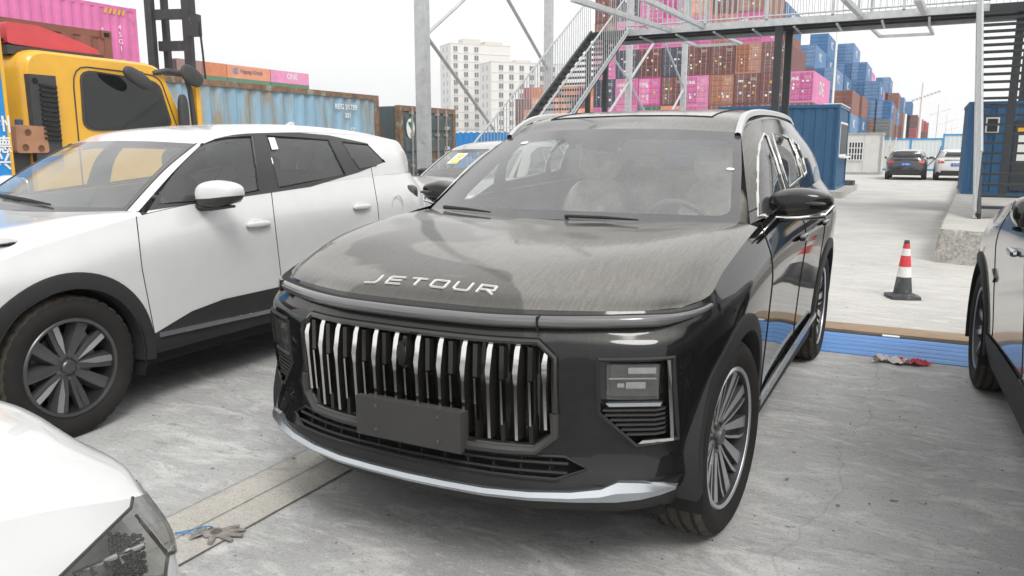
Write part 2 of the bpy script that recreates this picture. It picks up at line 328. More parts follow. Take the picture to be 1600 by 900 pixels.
class Shell:
    """car skin as one bmesh; regions are cut out of it and become parts"""
    def __init__(s, T=lambda p: p, res=1, rearcut=None):
        s.bm = bmesh.new(); s.lay = s.bm.faces.layers.int.new('tag'); s.names = ['body']; a = lambda C: T(np.array(C, float))
        for nm, C, nu, nv in (('body', ST, 5, 5), ('hood', HOOD, 6, 6), ('windscreen', WS, 6, 6), ('roof', ROOF, 6, 4), ('body', GH, 5, 5), ('tailgate', TG, 4, 6)):
            s.grid(net(a(C), max(2, int(nu * res)), max(2, int(nv * res))), nm)
        bmesh.ops.remove_doubles(s.bm, verts=s.bm.verts, dist=.0012)
        ctr = Vector(T(np.array([[0, 1.5, .6]]))[0])
        for f in s.bm.faces:
            f.normal_update(); c = f.calc_center_median(); q = Vector((ctr.x, min(max(c.y, ctr.y - 1.4), ctr.y + 1.2), ctr.z))
            if f.normal.dot(c - q) < 0: f.normal_flip()
    def ti(s, n):
        if n not in s.names: s.names.append(n)
        return s.names.index(n)
    def grid(s, G, nm):
        t = s.ti(nm)
        for sg in (1, -1):
            V = [[s.bm.verts.new((p[0] * sg, p[1], p[2])) for p in row] for row in G]
            for i in range(len(G) - 1):
                for j in range(len(G[0]) - 1):
                    f = s.bm.faces.new((V[i][j], V[i][j + 1], V[i + 1][j + 1], V[i + 1][j])); f[s.lay] = t
    def cut(s, nm, pl, src=None, flt=None, both=False):
        ti = s.ti(nm); srcs = None if src is None else {s.ti(k) for k in ([src] if isinstance(src, str) else src)}
        for P, sg in ([(pl, 1), (mirrored(pl), -1)] if both else [(pl, 1)]):
            ok = lambda f: (srcs is None or f[s.lay] in srcs) and (flt is None or flt(Vector((f.calc_center_median().x * sg, f.calc_center_median().y, f.calc_center_median().z))))
            for co, no in P:
                fs = [f for f in s.bm.faces if ok(f) and all(min((v.co - c).dot(n) for v in f.verts) < .01 for c, n in P)]
                if not fs: break
                g = set(fs)
                for f in fs: g.update(f.edges); g.update(f.verts)
                bmesh.ops.bisect_plane(s.bm, geom=list(g), dist=1e-5, plane_co=co, plane_no=no)
            for f in s.bm.faces:
                if ok(f):
                    c = f.calc_center_median()
                    if all((c - q).dot(n) < 1e-4 for q, n in P): f[s.lay] = ti
    def drop(s, nm):
        t = s.ti(nm); bmesh.ops.delete(s.bm, geom=[f for f in s.bm.faces if f[s.lay] == t], context='FACES')
    def part(s, nm, m, parent, off=0, side=None, name=None, split=False):
        t = s.ti(nm); s.bm.normal_update()
        fs = [f for f in s.bm.faces if f[s.lay] == t and (side is None or f.calc_center_median().x * side > 0)]
        if not fs: return None
        ix = {}; V = []; F = []
        for f in fs:
            r = []
            for v in f.verts:
                if v not in ix: ix[v] = len(V); V.append(v.co + v.normal * off)
                r.append(ix[v])
            F.append(r)
        mb = MB(); mb.add(V, F); return mb.objs(name or nm, m, parent, 40) if split else mb.obj(name or nm, m, parent, 40)
    def seams(s, pairs, r, m, parent, name, off=0):
        A = [(s.ti(a), s.ti(b)) for a, b in pairs]; A = set(A) | {(b, a) for a, b in A}; mb = MB()
        for e in s.bm.edges:
            k = e.link_faces
            if len(k) == 2 and (k[0][s.lay], k[1][s.lay]) in A and e.calc_length() > 1e-4:
                n = (k[0].normal + k[1].normal).normalized() * off; d = (e.verts[1].co - e.verts[0].co).normalized() * r * .6
                mb.tube([e.verts[0].co - d + n, e.verts[1].co + d + n], r, 5)
        if mb.v: return tag(mb.obj(name, m, parent), kind='stuff')

# ------------------------------------------------------------------ wheels
def tyre_mesh(rad, wid, rim):
    mb = MB(); n = 144; h = wid / 2
    prof = [(rim, -h * .80), (rim + .02, -h * .93), ((rim + rad) / 2, -h), (rad - .035, -h * .97), (rad - .012, -h * .86), (rad, -h * .72)]
    g = .006
    for k in (-.45, -.15, .15, .45): prof += [(rad + .002, (k - .055) * h * 1.35), (rad - g * 1.6, (k - .05) * h * 1.35), (rad - g * 1.6, (k + .05) * h * 1.35), (rad + .002, (k + .055) * h * 1.35)]
    prof += [(r, -x) for r, x in prof[:6][::-1]]
    V = []; F = []
    for i, (r, x) in enumerate(prof):
        for k in range(n):
            rr = r - (.007 if (r > rad - .014 and k % 4 == 0 and abs(x) > h * .5) else 0)
            V.append((x, rr * math.cos(2 * math.pi * k / n), rr * math.sin(2 * math.pi * k / n)))
    for i in range(len(prof) - 1):
        for k in range(n): F.append((i * n + k, (i + 1) * n + k, (i + 1) * n + (k + 1) % n, i * n + (k + 1) % n))
    mb.add(V, F); mb.m = [1 if (4 * n <= i < (len(prof) - 5) * n) else 0 for i in range(len(F))]
    return mb.mesh('tyre', [M_tyre, M_tread], 30)
def wheel_set(rad, wid, rim, style):
    h = wid / 2; D = {}
    D['tyre'] = tyre_mesh(rad, wid, rim)
    b = MB(); b.lathe([(rim + .004, h * .80), (rim - .008, h * .86), (rim - .018, h * .80), (rim - .03, h * .3), (rim - .035, -h * .8), (rim, -h * .82)], 64)
    D['wheel'] = b.mesh('wheel', M_rimb, 40); fl = MB(); fl.lathe([(rim + .006, h * .80), (rim - .002, h * .875), (rim - .014, h * .85), (rim - .016, h * .78)], 72); D['rim_flange'] = fl.mesh('rim_flange', M_rims if style == 'blade' else M_rimd, 40)
    d = MB(); d.lathe([(.03, .0), (.165, .0), (.165, -.03), (.03, -.03)], 40); d.box((-.005, .13, .05), (.07, .08, .16)); D['brake_disc'] = d.mesh('brake_disc', M_disc)
    bk = MB(); bk.lathe([(.001, -.06), (rim - .03, -.06)], 40); D['wheel_back'] = bk.mesh('wheel_back', M_dark)
    c = MB(); c.lathe([(.001, h * .62), (.030, h * .62), (.036, h * .55), (.036, h * .2)], 24)
    for k in range(5):
        a = 2 * math.pi * (k + .5) / 5; c.lathe([(.001, h * .5), (.010, h * .5), (.011, h * .3)], 8, 1, (0, .058 * math.cos(a), .058 * math.sin(a)))
    c.lathe([(.036, h * .42), (.085, h * .36), (.09, h * .1)], 24); D['centre_cap'] = c.mesh('centre_cap', [M_rimd, M_disc])
    sp = []
    def spoke(poly, x0, x1, mi_face, skew=0):
        s = MB(); n = len(poly); dx = lambda r: x0 + (x1 - x0) * min(1, max(0, (r - .05) / (rim - .05)))
        V = [(dx(a), b, a) for a, b in poly] + [(dx(a) - .045, b * 1.25 if abs(b) else b, a) for a, b in poly]
        s.add(V, [tuple(range(n))], mi_face); s.add(V, [(i, i + n, (i + 1) % n + n, (i + 1) % n) for i in range(n)], 0); return s
    if style == 'cross':      # ten faceted spokes in five pairs
        for k in range(5):
            for sg in (-1, 1):
                s = spoke([(.045, sg * .002), (.045, sg * .034), (rim * .55, sg * .070), (rim - .012, sg * .098), (rim - .010, sg * .034), (rim * .5, sg * .010)], h * .45, h * .70, 1 if False else 0)
                s.add([(h * .455, sg * .030, .052), (h * .60, sg * .068, rim * .55), (h * .706, sg * .096, rim - .014), (h * .72, sg * .062, rim - .016), (h * .61, sg * .036, rim * .55)], [(0, 1, 2, 3, 4)], 1 if (k + (sg > 0)) % 2 else 0)
                s.xf(Matrix.Rotation(2 * math.pi * k / 5 + .28, 4, 'X')); sp.append(s)
    else:                     # ten swept blades, polished faces
        for k in range(10):
            dx = lambda r: h * (.42 + .33 * max(0, r - .05) / (rim - .05))
            s = MB(); E1 = [(.05, -.010), (rim * .45, -.004), (rim * .75, .002), (rim - .014, .006)]; E2 = [(.05, .014), (rim * .45, .040), (rim * .75, .060), (rim - .014, .060)]
            def edge(E, w0, w1, mi):
                for a, c in zip(E[:-1], E[1:]):
                    wa, wc = (w0 + (w1 - w0) * (a[0] / rim)), (w0 + (w1 - w0) * (c[0] / rim))
                    V = [(dx(a[0]), a[1] - wa, a[0]), (dx(a[0]), a[1] + wa, a[0]), (dx(c[0]), c[1] + wc, c[0]), (dx(c[0]), c[1] - wc, c[0])]; V += [(x - .05, y, z) for x, y, z in V]
                    s.add(V, [(0, 1, 2, 3)], mi); s.add(V, [(0, 4, 5, 1), (1, 5, 6, 2), (2, 6, 7, 3), (3, 7, 4, 0)], 0)
            edge(E1, .005, .026, 1); edge(E2, .004, .007, 1)
            s.add([(dx(r) - .022, y0, r) for r, y0 in E1] + [(dx(r) - .022, y0, r) for r, y0 in E2[::-1]], [tuple(range(8))], 0)
            s.xf(Matrix.Rotation(2 * math.pi * k / 10 + .1, 4, 'X')); sp.append(s)
    D['spoke'] = [s.mesh('spoke', [M_rimd, M_rims], 30) for s in sp]
    return D
def add_wheel(car, D, x, y, z, flip=False, spokes=True, steer=0):
    o = link('wheel', D['wheel'], car, (x, y, z)); o.rotation_euler = (random.uniform(0, .6), 0, (math.pi if flip else 0) + steer)
    for k in ('tyre', 'rim_flange', 'brake_disc', 'wheel_back', 'centre_cap'): link(k, D[k], o)
    if spokes:
        for m in D['spoke']: link('spoke', m, o)
    return o
def arch(parent, y, z, r0, r1, x, th, m, a0=-8, a1=188, name='wheel_arch_trim', xin=.06):
    n = 40
    for sg in (1, -1):
        mb = MB(); rows = []
        for i in range(n + 1):
            a = R(a0 + (a1 - a0) * i / n); ca, sa = math.cos(a), math.sin(a); X = x(y + r1 * ca, z + r1 * sa) if callable(x) else x
            rows.append([(sg * (X - xin), y + r1 * ca, z + r1 * sa), (sg * (X + th * .6), y + r1 * ca, z + r1 * sa), (sg * (X + th), y + (r1 - .012) * ca, z + (r1 - .012) * sa), (sg * (X + th), y + r0 * ca, z + r0 * sa), (sg * (X - xin), y + (r0 - .005) * ca, z + (r0 - .005) * sa)])
        mb.grid(rows); o = mb.obj(name, m, parent, 30)
        wl = MB(); rows = [[(sg * (.93), y + (r0 + .01) * math.cos(R(t)), z + (r0 + .01) * math.sin(R(t))), (sg * .55, y + (r0 + .01) * math.cos(R(t)), z + (r0 + .01) * math.sin(R(t)))] for t in range(-20, 201, 10)]
        wl.grid(rows); wl.add([(sg * .55, y + (r0 + .02) * math.cos(R(t)), z + (r0 + .02) * math.sin(R(t))) for t in range(-20, 201, 10)], [tuple(range(23))])
        wl.obj('wheel_well', M_dark, parent)
    return o
def seat(parent, x, y, z=.45, m=None):
    mb = MB(); mb.ell((x, y, z + .12), (.25, .27, .12), 4); mb.ell((x, y + .27, z + .45), (.25, .10, .36), 3.5, fn=lambda p: (p[0] * (1 - .18 * (p[2] / .36 + 1) / 2), p[1] + .12 * (p[2] / .36), p[2])); mb.ell((x, y + .40, z + .90), (.14, .065, .11), 3)
    return mb.obj('seat', m or M_seat, parent)

# ================================================================== the black SUV in the middle
from mathutils.bvhtree import BVHTree
def surf(sh):
    bv = BVHTree.FromBMesh(sh.bm)
    def fy(x, z, y0=-3):
        h = bv.ray_cast(Vector((x, y0, z)), Vector((0, 1, 0))); return h[0].y if h[0] else -.5
    def fz(x, y):
        h = bv.ray_cast(Vector((x, y, 3)), Vector((0, 0, -1))); return h[0].z if h[0] else 1.
    def fx(y, z, sg=1):
        h = bv.ray_cast(Vector((sg * 3, y, z)), Vector((-sg, 0, 0))); return h[0].x if h[0] else sg * .9
    def cast(u, v, W):
        Wi = W.inverted(); h = bv.ray_cast(Wi @ CAM, (Wi.to_3x3() @ pray(u, v)).normalized()); return h[0], h[1]
    return fy, fz, fx, cast
def strip_on(mb, pts, w, d, f, mi=0):      # a flat strip over (x,z) points lying on the front face
    for (x0, z0), (x1, z1) in zip(pts[:-1], pts[1:]):
        mb.bar((x0, f(x0, z0) + d, z0), (x1, f(x1, z1) + d, z1), w, w, mi)
def rounded(pts, k=.25, n=4):
    out = []; N = len(pts)
    for i in range(N):
        p, c, q = Vector(pts[i - 1]), Vector(pts[i]), Vector(pts[(i + 1) % N]); a = c + (p - c) * k; b = c + (q - c) * k
        for j in range(n + 1):
            t = j / n; out.append(tuple(a * (1 - t) ** 2 + c * 2 * t * (1 - t) + b * t * t))
    return out
def interior(car, T, lhd=1, seatm=None, cover=True):
    t = lambda *p: tuple(T(np.array([p], float))[0])
    mb = MB(); mb.bx(-.78, .78, .2, 3.4, .40, .46); mb.bx(-.72, .72, .62, .72, .5, 1.05); mb.v = [t(*v) for v in mb.v]; mb.obj('cabin_floor', M_dash, car)
    d = MB(); d.grid(net([[(x, .62, 1.09) , (x, .80, 1.10), (x, 1.02, 1.075), (x, 1.10, .98), (x, 1.05, .75)] for x in (-.74, -.3, .3, .74)], 4, 4)); d.v = [t(*v) for v in d.v]; d.obj('dashboard', M_dash, car)
    for x in (-.38, .38): seat(car, *t(x, 1.55, .45), seatm)
    mb = MB(); mb.ell(t(0, 2.65, .62), (.62, .28, .14), 4); mb.ell(t(0, 2.95, .95), (.62, .11, .34), 4, fn=lambda p: (p[0], p[1] + .1 * p[2], p[2]))
    for x in (-.4, .4): mb.ell(t(x, 3.02, 1.31), (.13, .06, .08), 3)
    mb.obj('rear_seat', seatm or M_seat, car)
    c = t(lhd * .38, 1.12, 1.02); mb = MB(); q = Matrix.Translation(c) @ Matrix.Rotation(R(-65), 4, 'X')
    mb.tube([q @ Vector((.18 * math.cos(a), .18 * math.sin(a), 0)) for a in np.linspace(0, 2 * math.pi, 33)], .016, 8, cap=False)
    mb.ell((0, 0, 0), (.06, .05, .03), 3); n0 = len(mb.v); mb.v[-13 * 20:] = [tuple(q @ Vector(v)) for v in mb.v[-13 * 20:]]
    for a in (0, math.pi, -math.pi / 2): mb.bar(q @ Vector((.03 * math.cos(a), .03 * math.sin(a), 0)), q @ Vector((.175 * math.cos(a), .175 * math.sin(a), 0)), .03, .012)
    mb.obj('steering_wheel', M_dash, car)
    mb = MB(); mb.grid(net(np.array([[(x * .9, y, z - .05) for x, y, z in row] for row in ROOF]), 3, 3)); mb.v = [t(*v) for v in mb.v]; mb.mirror().obj('roof_lining', M_liner, car)
def mirror_unit(parent, c, r, m_top, m_low, sg=1, chrome=True, name='door_mirror', arm_y=-.06, gm=None):
    tp = lambda p: (p[0], p[1] + .03 * (p[0] * sg / r[0]), p[2] * (1 - .28 * max(0, p[0] * sg / r[0])) + .008 * (p[0] * sg / r[0]))
    mb = MB(); mb.ell(c, r, 2.8, 28, 16, fn=tp)
    mb.m = [0 if k // 28 >= 7 else 1 for k in range(len(mb.f))]
    o = mb.obj(name, [m_top, m_low], parent, 40)
    a = MB(); a.tube([(c[0] - sg * (r[0] + .05), c[1] + arm_y, c[2] - r[2] * 1.05), (c[0] - sg * r[0] * .5, c[1] - .01, c[2] - r[2] * 1.06), (c[0] + sg * r[0] * .75, c[1] + .015, c[2] - r[2] * .92)], [.022, .02, .008], 8); a.obj('mirror_arm', m_low, o)
    if chrome:
        a = MB(); a.tube([(c[0] - sg * (r[0] + .03), c[1] + arm_y - .02, c[2] - r[2] * .98), (c[0], c[1] - r[1] * .75, c[2] - r[2] * .95), (c[0] + sg * r[0] * .8, c[1] - r[1] * .35, c[2] - r[2] * .72), (c[0] + sg * r[0] * 1.0, c[1] + .02, c[2] - r[2] * .2)], .007, 6); a.obj('mirror_strip', M_chrome, o)
        b = MB(); b.ell((c[0] + sg * r[0] * .45, c[1] - r[1] * .72, c[2] + r[2] * .02), (r[0] * .38, .022, .010), 2.5, 14, 8); b.obj('mirror_indicator', M_lamp, o)
    g = MB(); g.ell((c[0], c[1] + r[1] * .86, c[2]), (r[0] * .84, .012, r[2] * .8), 3, 20, 8); g.obj('mirror_glass', gm or M_chrome, o)
    return o

HERO = thing('parked_suv', 'dusty black SUV with tall chrome grille bars and blank plate, parked in the middle', 'car')
I4 = Matrix.Identity(4)
sh = Shell(); fy, fz, fx, cast = surf(sh)
left = lambda c: c.x > 0
# glass outlines as they show from the road, the same on both flanks
WIN = [[(1184.8, 339), (1183.5, 300), (1184.2, 245), (1187.5, 222), (1194, 209), (1199, 213), (1213, 252), (1226, 296), (1222, 328)],
       [(1206, 208.8), (1222, 211), (1233, 216), (1244, 243), (1252.5, 276), (1235, 291), (1232, 293), (1220, 254)],
       [(1237, 217.5), (1246, 226), (1254, 246), (1259.5, 270), (1255.5, 275), (1246, 247)]]
for i, p in enumerate(WIN): sh.cut('side_window', planes_cam(p, I4), 'body', left, True)
clear = rounded([(712, 322), (818, 217), (1146, 219), (1141, 338), (930, 331)], .12)
sh.cut('clear', planes_cam(clear, I4), 'windscreen')
sh.cut('windscreen', planes_cam([(907, 214), (911, 234), (960, 237.5), (987, 214)], I4), 'clear')
front = lambda c: c.y < -.3
sh.cut('grille_hole', planes_poly([(-.46, .848), (.46, .848), (.515, .80), (.515, .548), (.455, .497), (-.455, .497), (-.515, .548), (-.515, .80)], 'y'), 'body', front)
sh.cut('intake_hole', planes_poly([(-.545, .468), (.545, .468), (.615, .432), (.53, .402), (-.53, .402), (-.615, .432)], 'y'), 'body', front)
LAMP = [(.640, .797), (.846, .800), (.858, .52), (.748, .505), (.640, .618)]
sh.cut('lamp_hole', planes_poly(LAMP, 'y'), 'body', front, True)
sh.cut('bumper_skirt', planes_poly([(-1, .2), (1, .2), (1, .335), (.86, .355), (.66, .396), (-.66, .396), (-.86, .355), (-1, .335)], 'y'), 'body', lambda c: c.y < -.2)
for y in (0, 2.85):
    sh.cut('arch_hole', planes_poly([(y + .425 * math.cos(a), .372 + .425 * math.sin(a)) for a in np.linspace(0, 2 * math.pi, 37)[:-1]], 'x'), ('body', 'bumper_skirt'), lambda c: c.x > .6, True)
sh.cut('sill_cladding', planes_poly([(.40, .2), (2.45, .2), (2.45, .41), (.40, .375)], 'x'), 'body', lambda c: c.x > .6, True)
sh.cut('front_door', planes_poly([(.57, .36), (.565, .95), (.60, 1.10), (.66, 1.22), (1.50, 1.3), (1.60, 1.19), (1.62, .36)], 'x'), 'body', lambda c: c.x > .6 and c.z < 1.2, True)
sh.cut('rear_door', planes_poly([(1.62, .36), (1.60, 1.3), (2.55, 1.3), (2.62, 1.05), (2.42, .62), (2.40, .36)], 'x'), 'body', lambda c: c.x > .6 and c.z < 1.225, True)
sh.cut('rear_window', planes_poly([(-.52, 1.30), (.52, 1.30), (.46, 1.53), (-.46, 1.53)], 'y'), 'tailgate')
sh.cut('sunroof', planes_poly([(-.46, 1.36), (.46, 1.36), (.49, 2.7), (-.49, 2.7)], 'y') if False else [(Vector((.47, 0, 0)), Vector((1, 0, 0))), (Vector((-.47, 0, 0)), Vector((-1, 0, 0))), (Vector((0, 1.40, 0)), Vector((0, -1, 0))), (Vector((0, 2.75, 0)), Vector((0, 1, 0)))], 'roof')
for k in ('grille_hole', 'intake_hole', 'lamp_hole', 'arch_hole'): sh.drop(k)
M_sunroof = mat('sunroof_glass', (.02, .02, .022), .12, coat=1, dust=.06, updust=.30, dcol=(.4, .38, .35), vs=30)
sh.part('body', M_black, HERO); sh.part('hood', M_black, HERO); sh.part('roof', M_black, HERO); sh.part('tailgate', M_black, HERO); sh.part('sunroof', M_sunroof, HERO)
M_frit = mat('windscreen_border', (.035, .035, .04), .10, coat=.6, dust=.16, dcol=(.34, .33, .33))
sh.part('windscreen', M_frit, HERO, name='windscreen_border'); sh.part('clear', G_wind, HERO, name='windscreen')
sh.part('bumper_skirt', M_clad, HERO); sh.part('sill_cladding', M_clad, HERO, .012, split=True)
for sg in (1, -1):
    for k in ('front_door', 'rear_door'): sh.part(k, M_black, HERO, side=sg)
    sh.part('side_window', G_side, HERO, -.006, side=sg, split=True)
sh.part('rear_window', G_dark, HERO)
sh.seams([('body', 'front_door'), ('body', 'rear_door'), ('front_door', 'rear_door'), ('hood', 'body'), ('body', 'tailgate')], .0035, M_dark, HERO, 'door_gap')
sh.seams([('side_window', 'body'), ('side_window', 'front_door'), ('side_window', 'rear_door')], .0065, M_chrome, HERO, 'window_trim')
sh.seams([('windscreen', 'body'), ('windscreen', 'roof'), ('windscreen', 'hood')], .008, M_gloss, HERO, 'windscreen_seal')
sh.seams([('sunroof', 'roof')], .006, M_dark, HERO, 'sunroof_seal')
interior(HERO, lambda p: p)
b = MB()
for x, y, z, w_, h_ in ((-.46, 1.70, 1.00, .07, .035), (-.30, 1.70, .97, .09, .03), (-.28, 1.73, 1.08, .05, .03), (.30, 1.72, 1.05, .06, .04), (.39, 1.08, 1.04, .09, .05)): b.box((x, y, z), (w_, .004, h_))
b.objs('seat_label', M_paper, HERO)
FR = lambda d0=0: (lambda a, b, d: (a, fy(a, b) + d + d0, b))
# grille: backing, frame, chrome blades, thin blades between, camera
g = MB(); g.grid([[(x, fy(x * .98, z) + .055, z) for z in np.linspace(.485, .86, 5)] for x in np.linspace(-.53, .53, 15)])
for k in range(24):      # fine dark mesh behind the blades
    x = -.50 + k * .0435; g.bar((x, fy(x, .6) + .045, .50), (x, fy(x, .8) + .045, .845), .012, .012)
for k in range(13):
    for x in np.linspace(-.50, .46, 12): g.bar((x, fy(x, .6) + .042, .51 + k * .026), (x + .04, fy(x + .04, .6) + .042, .523 + k * .026), .007, .007)
g.obj('grille', M_gloss, HERO)
GP = [(-.46, .848), (.46, .848), (.515, .80), (.515, .548), (.455, .497), (-.455, .497), (-.515, .548), (-.515, .80)]
def resample(P, d=.06):
    out = []
    for a, b in zip(P, P[1:] + P[:1]):
        n = max(1, int(math.dist(a, b) / d)); out += [(a[0] + (b[0] - a[0]) * i / n, a[1] + (b[1] - a[1]) * i / n) for i in range(n)]
    return out
P = resample(GP); g = MB(); g.tube([(x, fy(x * .99, z * .995 + .003) - .004, z) for x, z in P + P[:1]], .013, 8, cap=False); g.obj('grille_frame', M_gloss, HERO)
g = MB(); P = resample([(-.515, .62), (-.515, .545), (-.455, .492), (.455, .492), (.515, .545), (.515, .62), (.515, .625)])[:-17]
g.tube([(x, fy(x * .99, z) - .012, z - .006) for x, z in P], .016, 8); g.obj('grille_surround', M_plate, HERO)
p_ = .0885
for k in range(12):
    x = (k - 5.5) * p_; ed = .80 if abs(x) > .46 else .835; bo = .545 if abs(x) > .46 else .505; y = lambda z: fy(x, min(max(z, .51), .80))
    b = MB(); A = [(0.0095, bo + .012), (.0095, .70), (.0165, .745), (.0165, ed - .02), (.012, ed + .012)]
    V = []; F = []
    for hw, z in A:
        yy = y(z) - .012 + (max(0, z - .79) * .55)
        V += [(x - hw * .55, yy, z), (x + hw * .55, yy, z), (x + hw, yy + .05, z), (x - hw, yy + .05, z)]
    for i in range(len(A) - 1):
        for j in range(4): F.append((i * 4 + j, i * 4 + (j + 1) % 4, i * 4 + 4 + (j + 1) % 4, i * 4 + 4 + j))
    F += [(3, 2, 1, 0), (len(V) - 4, len(V) - 3, len(V) - 2, len(V) - 1)]
    b.add(V, F); b.m = [0 if j % 4 == 0 else 1 for j in range(len(F))]
    b.m[0:0] = []; b.obj('grille_blade', [M_chrome, M_gloss], HERO, 25)
    if k < 11:
        x = x + p_ / 2; y2 = lambda z, x=x: fy(x, min(max(z, .51), .80))
        b = MB(); b.bar((x, y2(.57) + .0, .57), (x, y2(.72) + .0, .72), .007, .03, 0, up=(0, 1, 0)); b.bar((x, y2(.72) + .004, .722), (x, y2(.8) + .008, .83 if abs(x) < .46 else .79), .016, .03, 1, up=(0, 1, 0)); b.bar((x, y2(.52) + .006, .510 if abs(x) < .46 else .54), (x, y2(.57) + .006, .57), .014, .03, 1, up=(0, 1, 0))
        b.obj('grille_fin', [M_chrome, M_gloss], HERO, 25)
b = MB(); y = fy(0, .765) - .03; b.prism([(-.004, .818), (.016, .80), (.02, .768), (.008, .735), (-.008, .735), (-.02, .768), (-.016, .80)], lambda a, c, d: (a, y + d, c), 0, .05); b.lathe([(.001, 0), (.007, 0), (.008, .01)], 12); b.v[-36:] = [(v[1], y - .003 + v[0], v[2] + .755) for v in b.v[-36:]]
b.obj('front_camera', M_gloss, HERO)
# blank number plate holder
b = MB(); x0, x1 = -.205, .245; f0 = fy(.02, .58) - .055
b.box((.035, f0, .545), (.42, .026, .137)); b.box((.035, f0 + .03, .545), (.40, .05, .115))
pl = b.obj('plate_holder', M_plate, HERO, 0)
s = MB()
for x in (-.09, .16):
    for z in (.505, .588): s.lathe([(.001, -.003), (.006, -.003), (.007, .004)], 10); s.v[-30:] = [(v[1] + x, f0 - .013 + v[0], v[2] + z) for v in s.v[-30:]]
s.objs('screw', M_disc, pl)
# intake slats, lip, headlamps, light bar
b = MB(); b.grid([[(x, fy(x * .95, z) + .07, z) for z in (.39, .48)] for x in np.linspace(-.63, .63, 17)]); b.obj('intake_back', M_dark, HERO)
for z in (.418, .447):
    b = MB(); xs = np.linspace(-.56, .56, 15); b.tube([(x, fy(x * .98, z - .04) + .012, z + .002 * (x / .5) ** 2) for x in xs], .0055, 6); b.obj('intake_slat', M_clad, HERO)
b = MB()
for x in np.linspace(-.5, .5, 12): b.bar((x, fy(x, .38) + .03, .40), (x, fy(x, .5) + .02, .47), .006, .03)
b.objs('intake_rib', M_clad, HERO)
b = MB(); P = resample([(-.545, .468), (.545, .468), (.615, .432), (.53, .402), (-.53, .402), (-.615, .432)], .1); b.tube([(x, fy(x * .985, z + (.012 if z > .43 else -.012)) - .002, z) for x, z in P + P[:1]], .006, 6, cap=False); b.obj('intake_frame', M_clad, HERO)
lip = [(0, .348, .323), (.15, .348, .323), (.3, .350, .325), (.45, .355, .328), (.58, .365, .333), (.67, .380, .338), (.715, .402, .338), (.78, .398, .343), (.83, .385, .350), (.868, .366, .361)]
lip = [(-a, b_, c_) for a, b_, c_ in lip[:0:-1]] + lip
rows = []
for x, zt, zb in lip:
    xx = max(-.865, min(.865, x)); yt, yb = fy(xx * .995, zt) - .012, fy(xx * .995, zb + .004) - .030; rows.append([(x, yt + .02, zt + .003), (x, yt - .003, zt), (x, (yt + yb) / 2 - .012, (zt + zb) / 2), (x, yb, zb), (x, yb + .035, zb - .006)])
b = MB(); b.grid(rows); b.obj('bumper_lip', M_satin, HERO, 25)
b = MB(); rows = [[(x, fy(max(-.86, min(.86, x)) * .99, .32) - .02, zb - .007), (x, fy(max(-.86, min(.86, x)) * .99, .30) - .01, zb - .035), (x, fy(max(-.86, min(.86, x)) * .99, .28) + .03, zb - .075)] for x, zt, zb in lip]; b.grid(rows); b.obj('bumper_base', M_clad, HERO, 25)
def lamp(sg):
    F = lambda a, c, d: (sg * a, fy(a, c) + d, c)
    hs_ = MB(); hs_.grid([[F(x, z, .05) for z in np.linspace(.50, .81, 5)] for x in np.linspace(.63, .862, 6)]); h = hs_.obj('headlamp', M_gloss, HERO)
    b = MB(); P = resample(LAMP, .05); b.tube([F(x, z, -.001) for x, z in P + P[:1]], .008, 6, cap=False); b.obj('lamp_frame', M_clad, h)
    b = MB(); b.prism([(.668, .668), (.802, .668), (.806, .775), (.668, .778)], F, .030, .045); b.obj('lamp_bowl', M_lamp, h)
    b = MB()
    for x, z, ww, hh in ((.752, .757, .062, .020), (.742, .708, .055, .022), (.70, .708, .02, .014), (.79, .757, .016, .02)): b.prism([(x - ww / 2, z - hh / 2), (x + ww / 2, z - hh / 2), (x + ww / 2, z + hh / 2), (x - ww / 2, z + hh / 2)], F, .018, .03)
    b.prism([(.668, .729), (.80, .729), (.80, .734), (.668, .734)], F, .012, .03); b.objs('lamp_reflector', M_reflector, h)
    b = MB(); b.grid([[F(x, z, .004) for z in (.664, .72, .78)] for x in (.664, .71, .76, .808)]); b.obj('lamp_lens', G_lamp, h)
    b = MB(); b.prism([(.662, .652), (.818, .652), (.814, .640), (.672, .640)], F, -.002, .02); b.obj('lamp_trim', M_satin, h)
    for k in range(6):
        z = .622 - k * .0165; xl = .652 if z > .61 else .652 + (.61 - z) * .95
        b = MB(); b.prism([(xl, z), (.80, z), (.825, z + .004), (.825, z + .011), (.80, z + .007), (xl, z + .007)], F, .002, .03); b.obj('lamp_slat', M_trim, h, 20)
    b = MB(); P = [(.838, .795), (.842, .70), (.845, .60), (.847, .528)]
    for (x0, z0), (x1, z1) in zip(P[:-1], P[1:]): b.prism([(x0 - .004, z0), (x0 + .004, z0), (x1 + .004, z1), (x1 - .004, z1)], F, -.014, .01)
    b.prism([(.851, .528), (.851, .518), (.757, .516), (.768, .527)], F, -.014, .01); b.obj('lamp_strip', M_chrome, h, 0)
for sg in (1, -1): lamp(sg)
LB = [(0, -.752, .908), (.16, -.746, .908), (.30, -.733, .908), (.42, -.70, .908), (.53, -.66, .909), (.64, -.61, .911), (.73, -.565, .914), (.80, -.505, .913), (.85, -.44, .918), (.885, -.375, .926), (.905, -.32, .936)]
LB = [(-a, b_, c_) for a, b_, c_ in LB[:0:-1]] + LB
def sweep(P, prof, sc=lambda i: 1):
    rows = []
    for i, p in enumerate(P):
        a = Vector(P[max(0, i - 1)]); b = Vector(P[min(len(P) - 1, i + 1)]); t = (b - a); n = Vector((t.y, -t.x, 0)).normalized()
        rows.append([tuple(Vector(p) + n * d * sc(i) + Vector((0, 0, h * sc(i)))) for d, h in prof])
    return rows
LBs = [tuple(p) for p in crm(LB, 3)]
TP = lambda i: min(1, .45 + max(0, .905 - abs(LBs[i][0])) * 4.5)
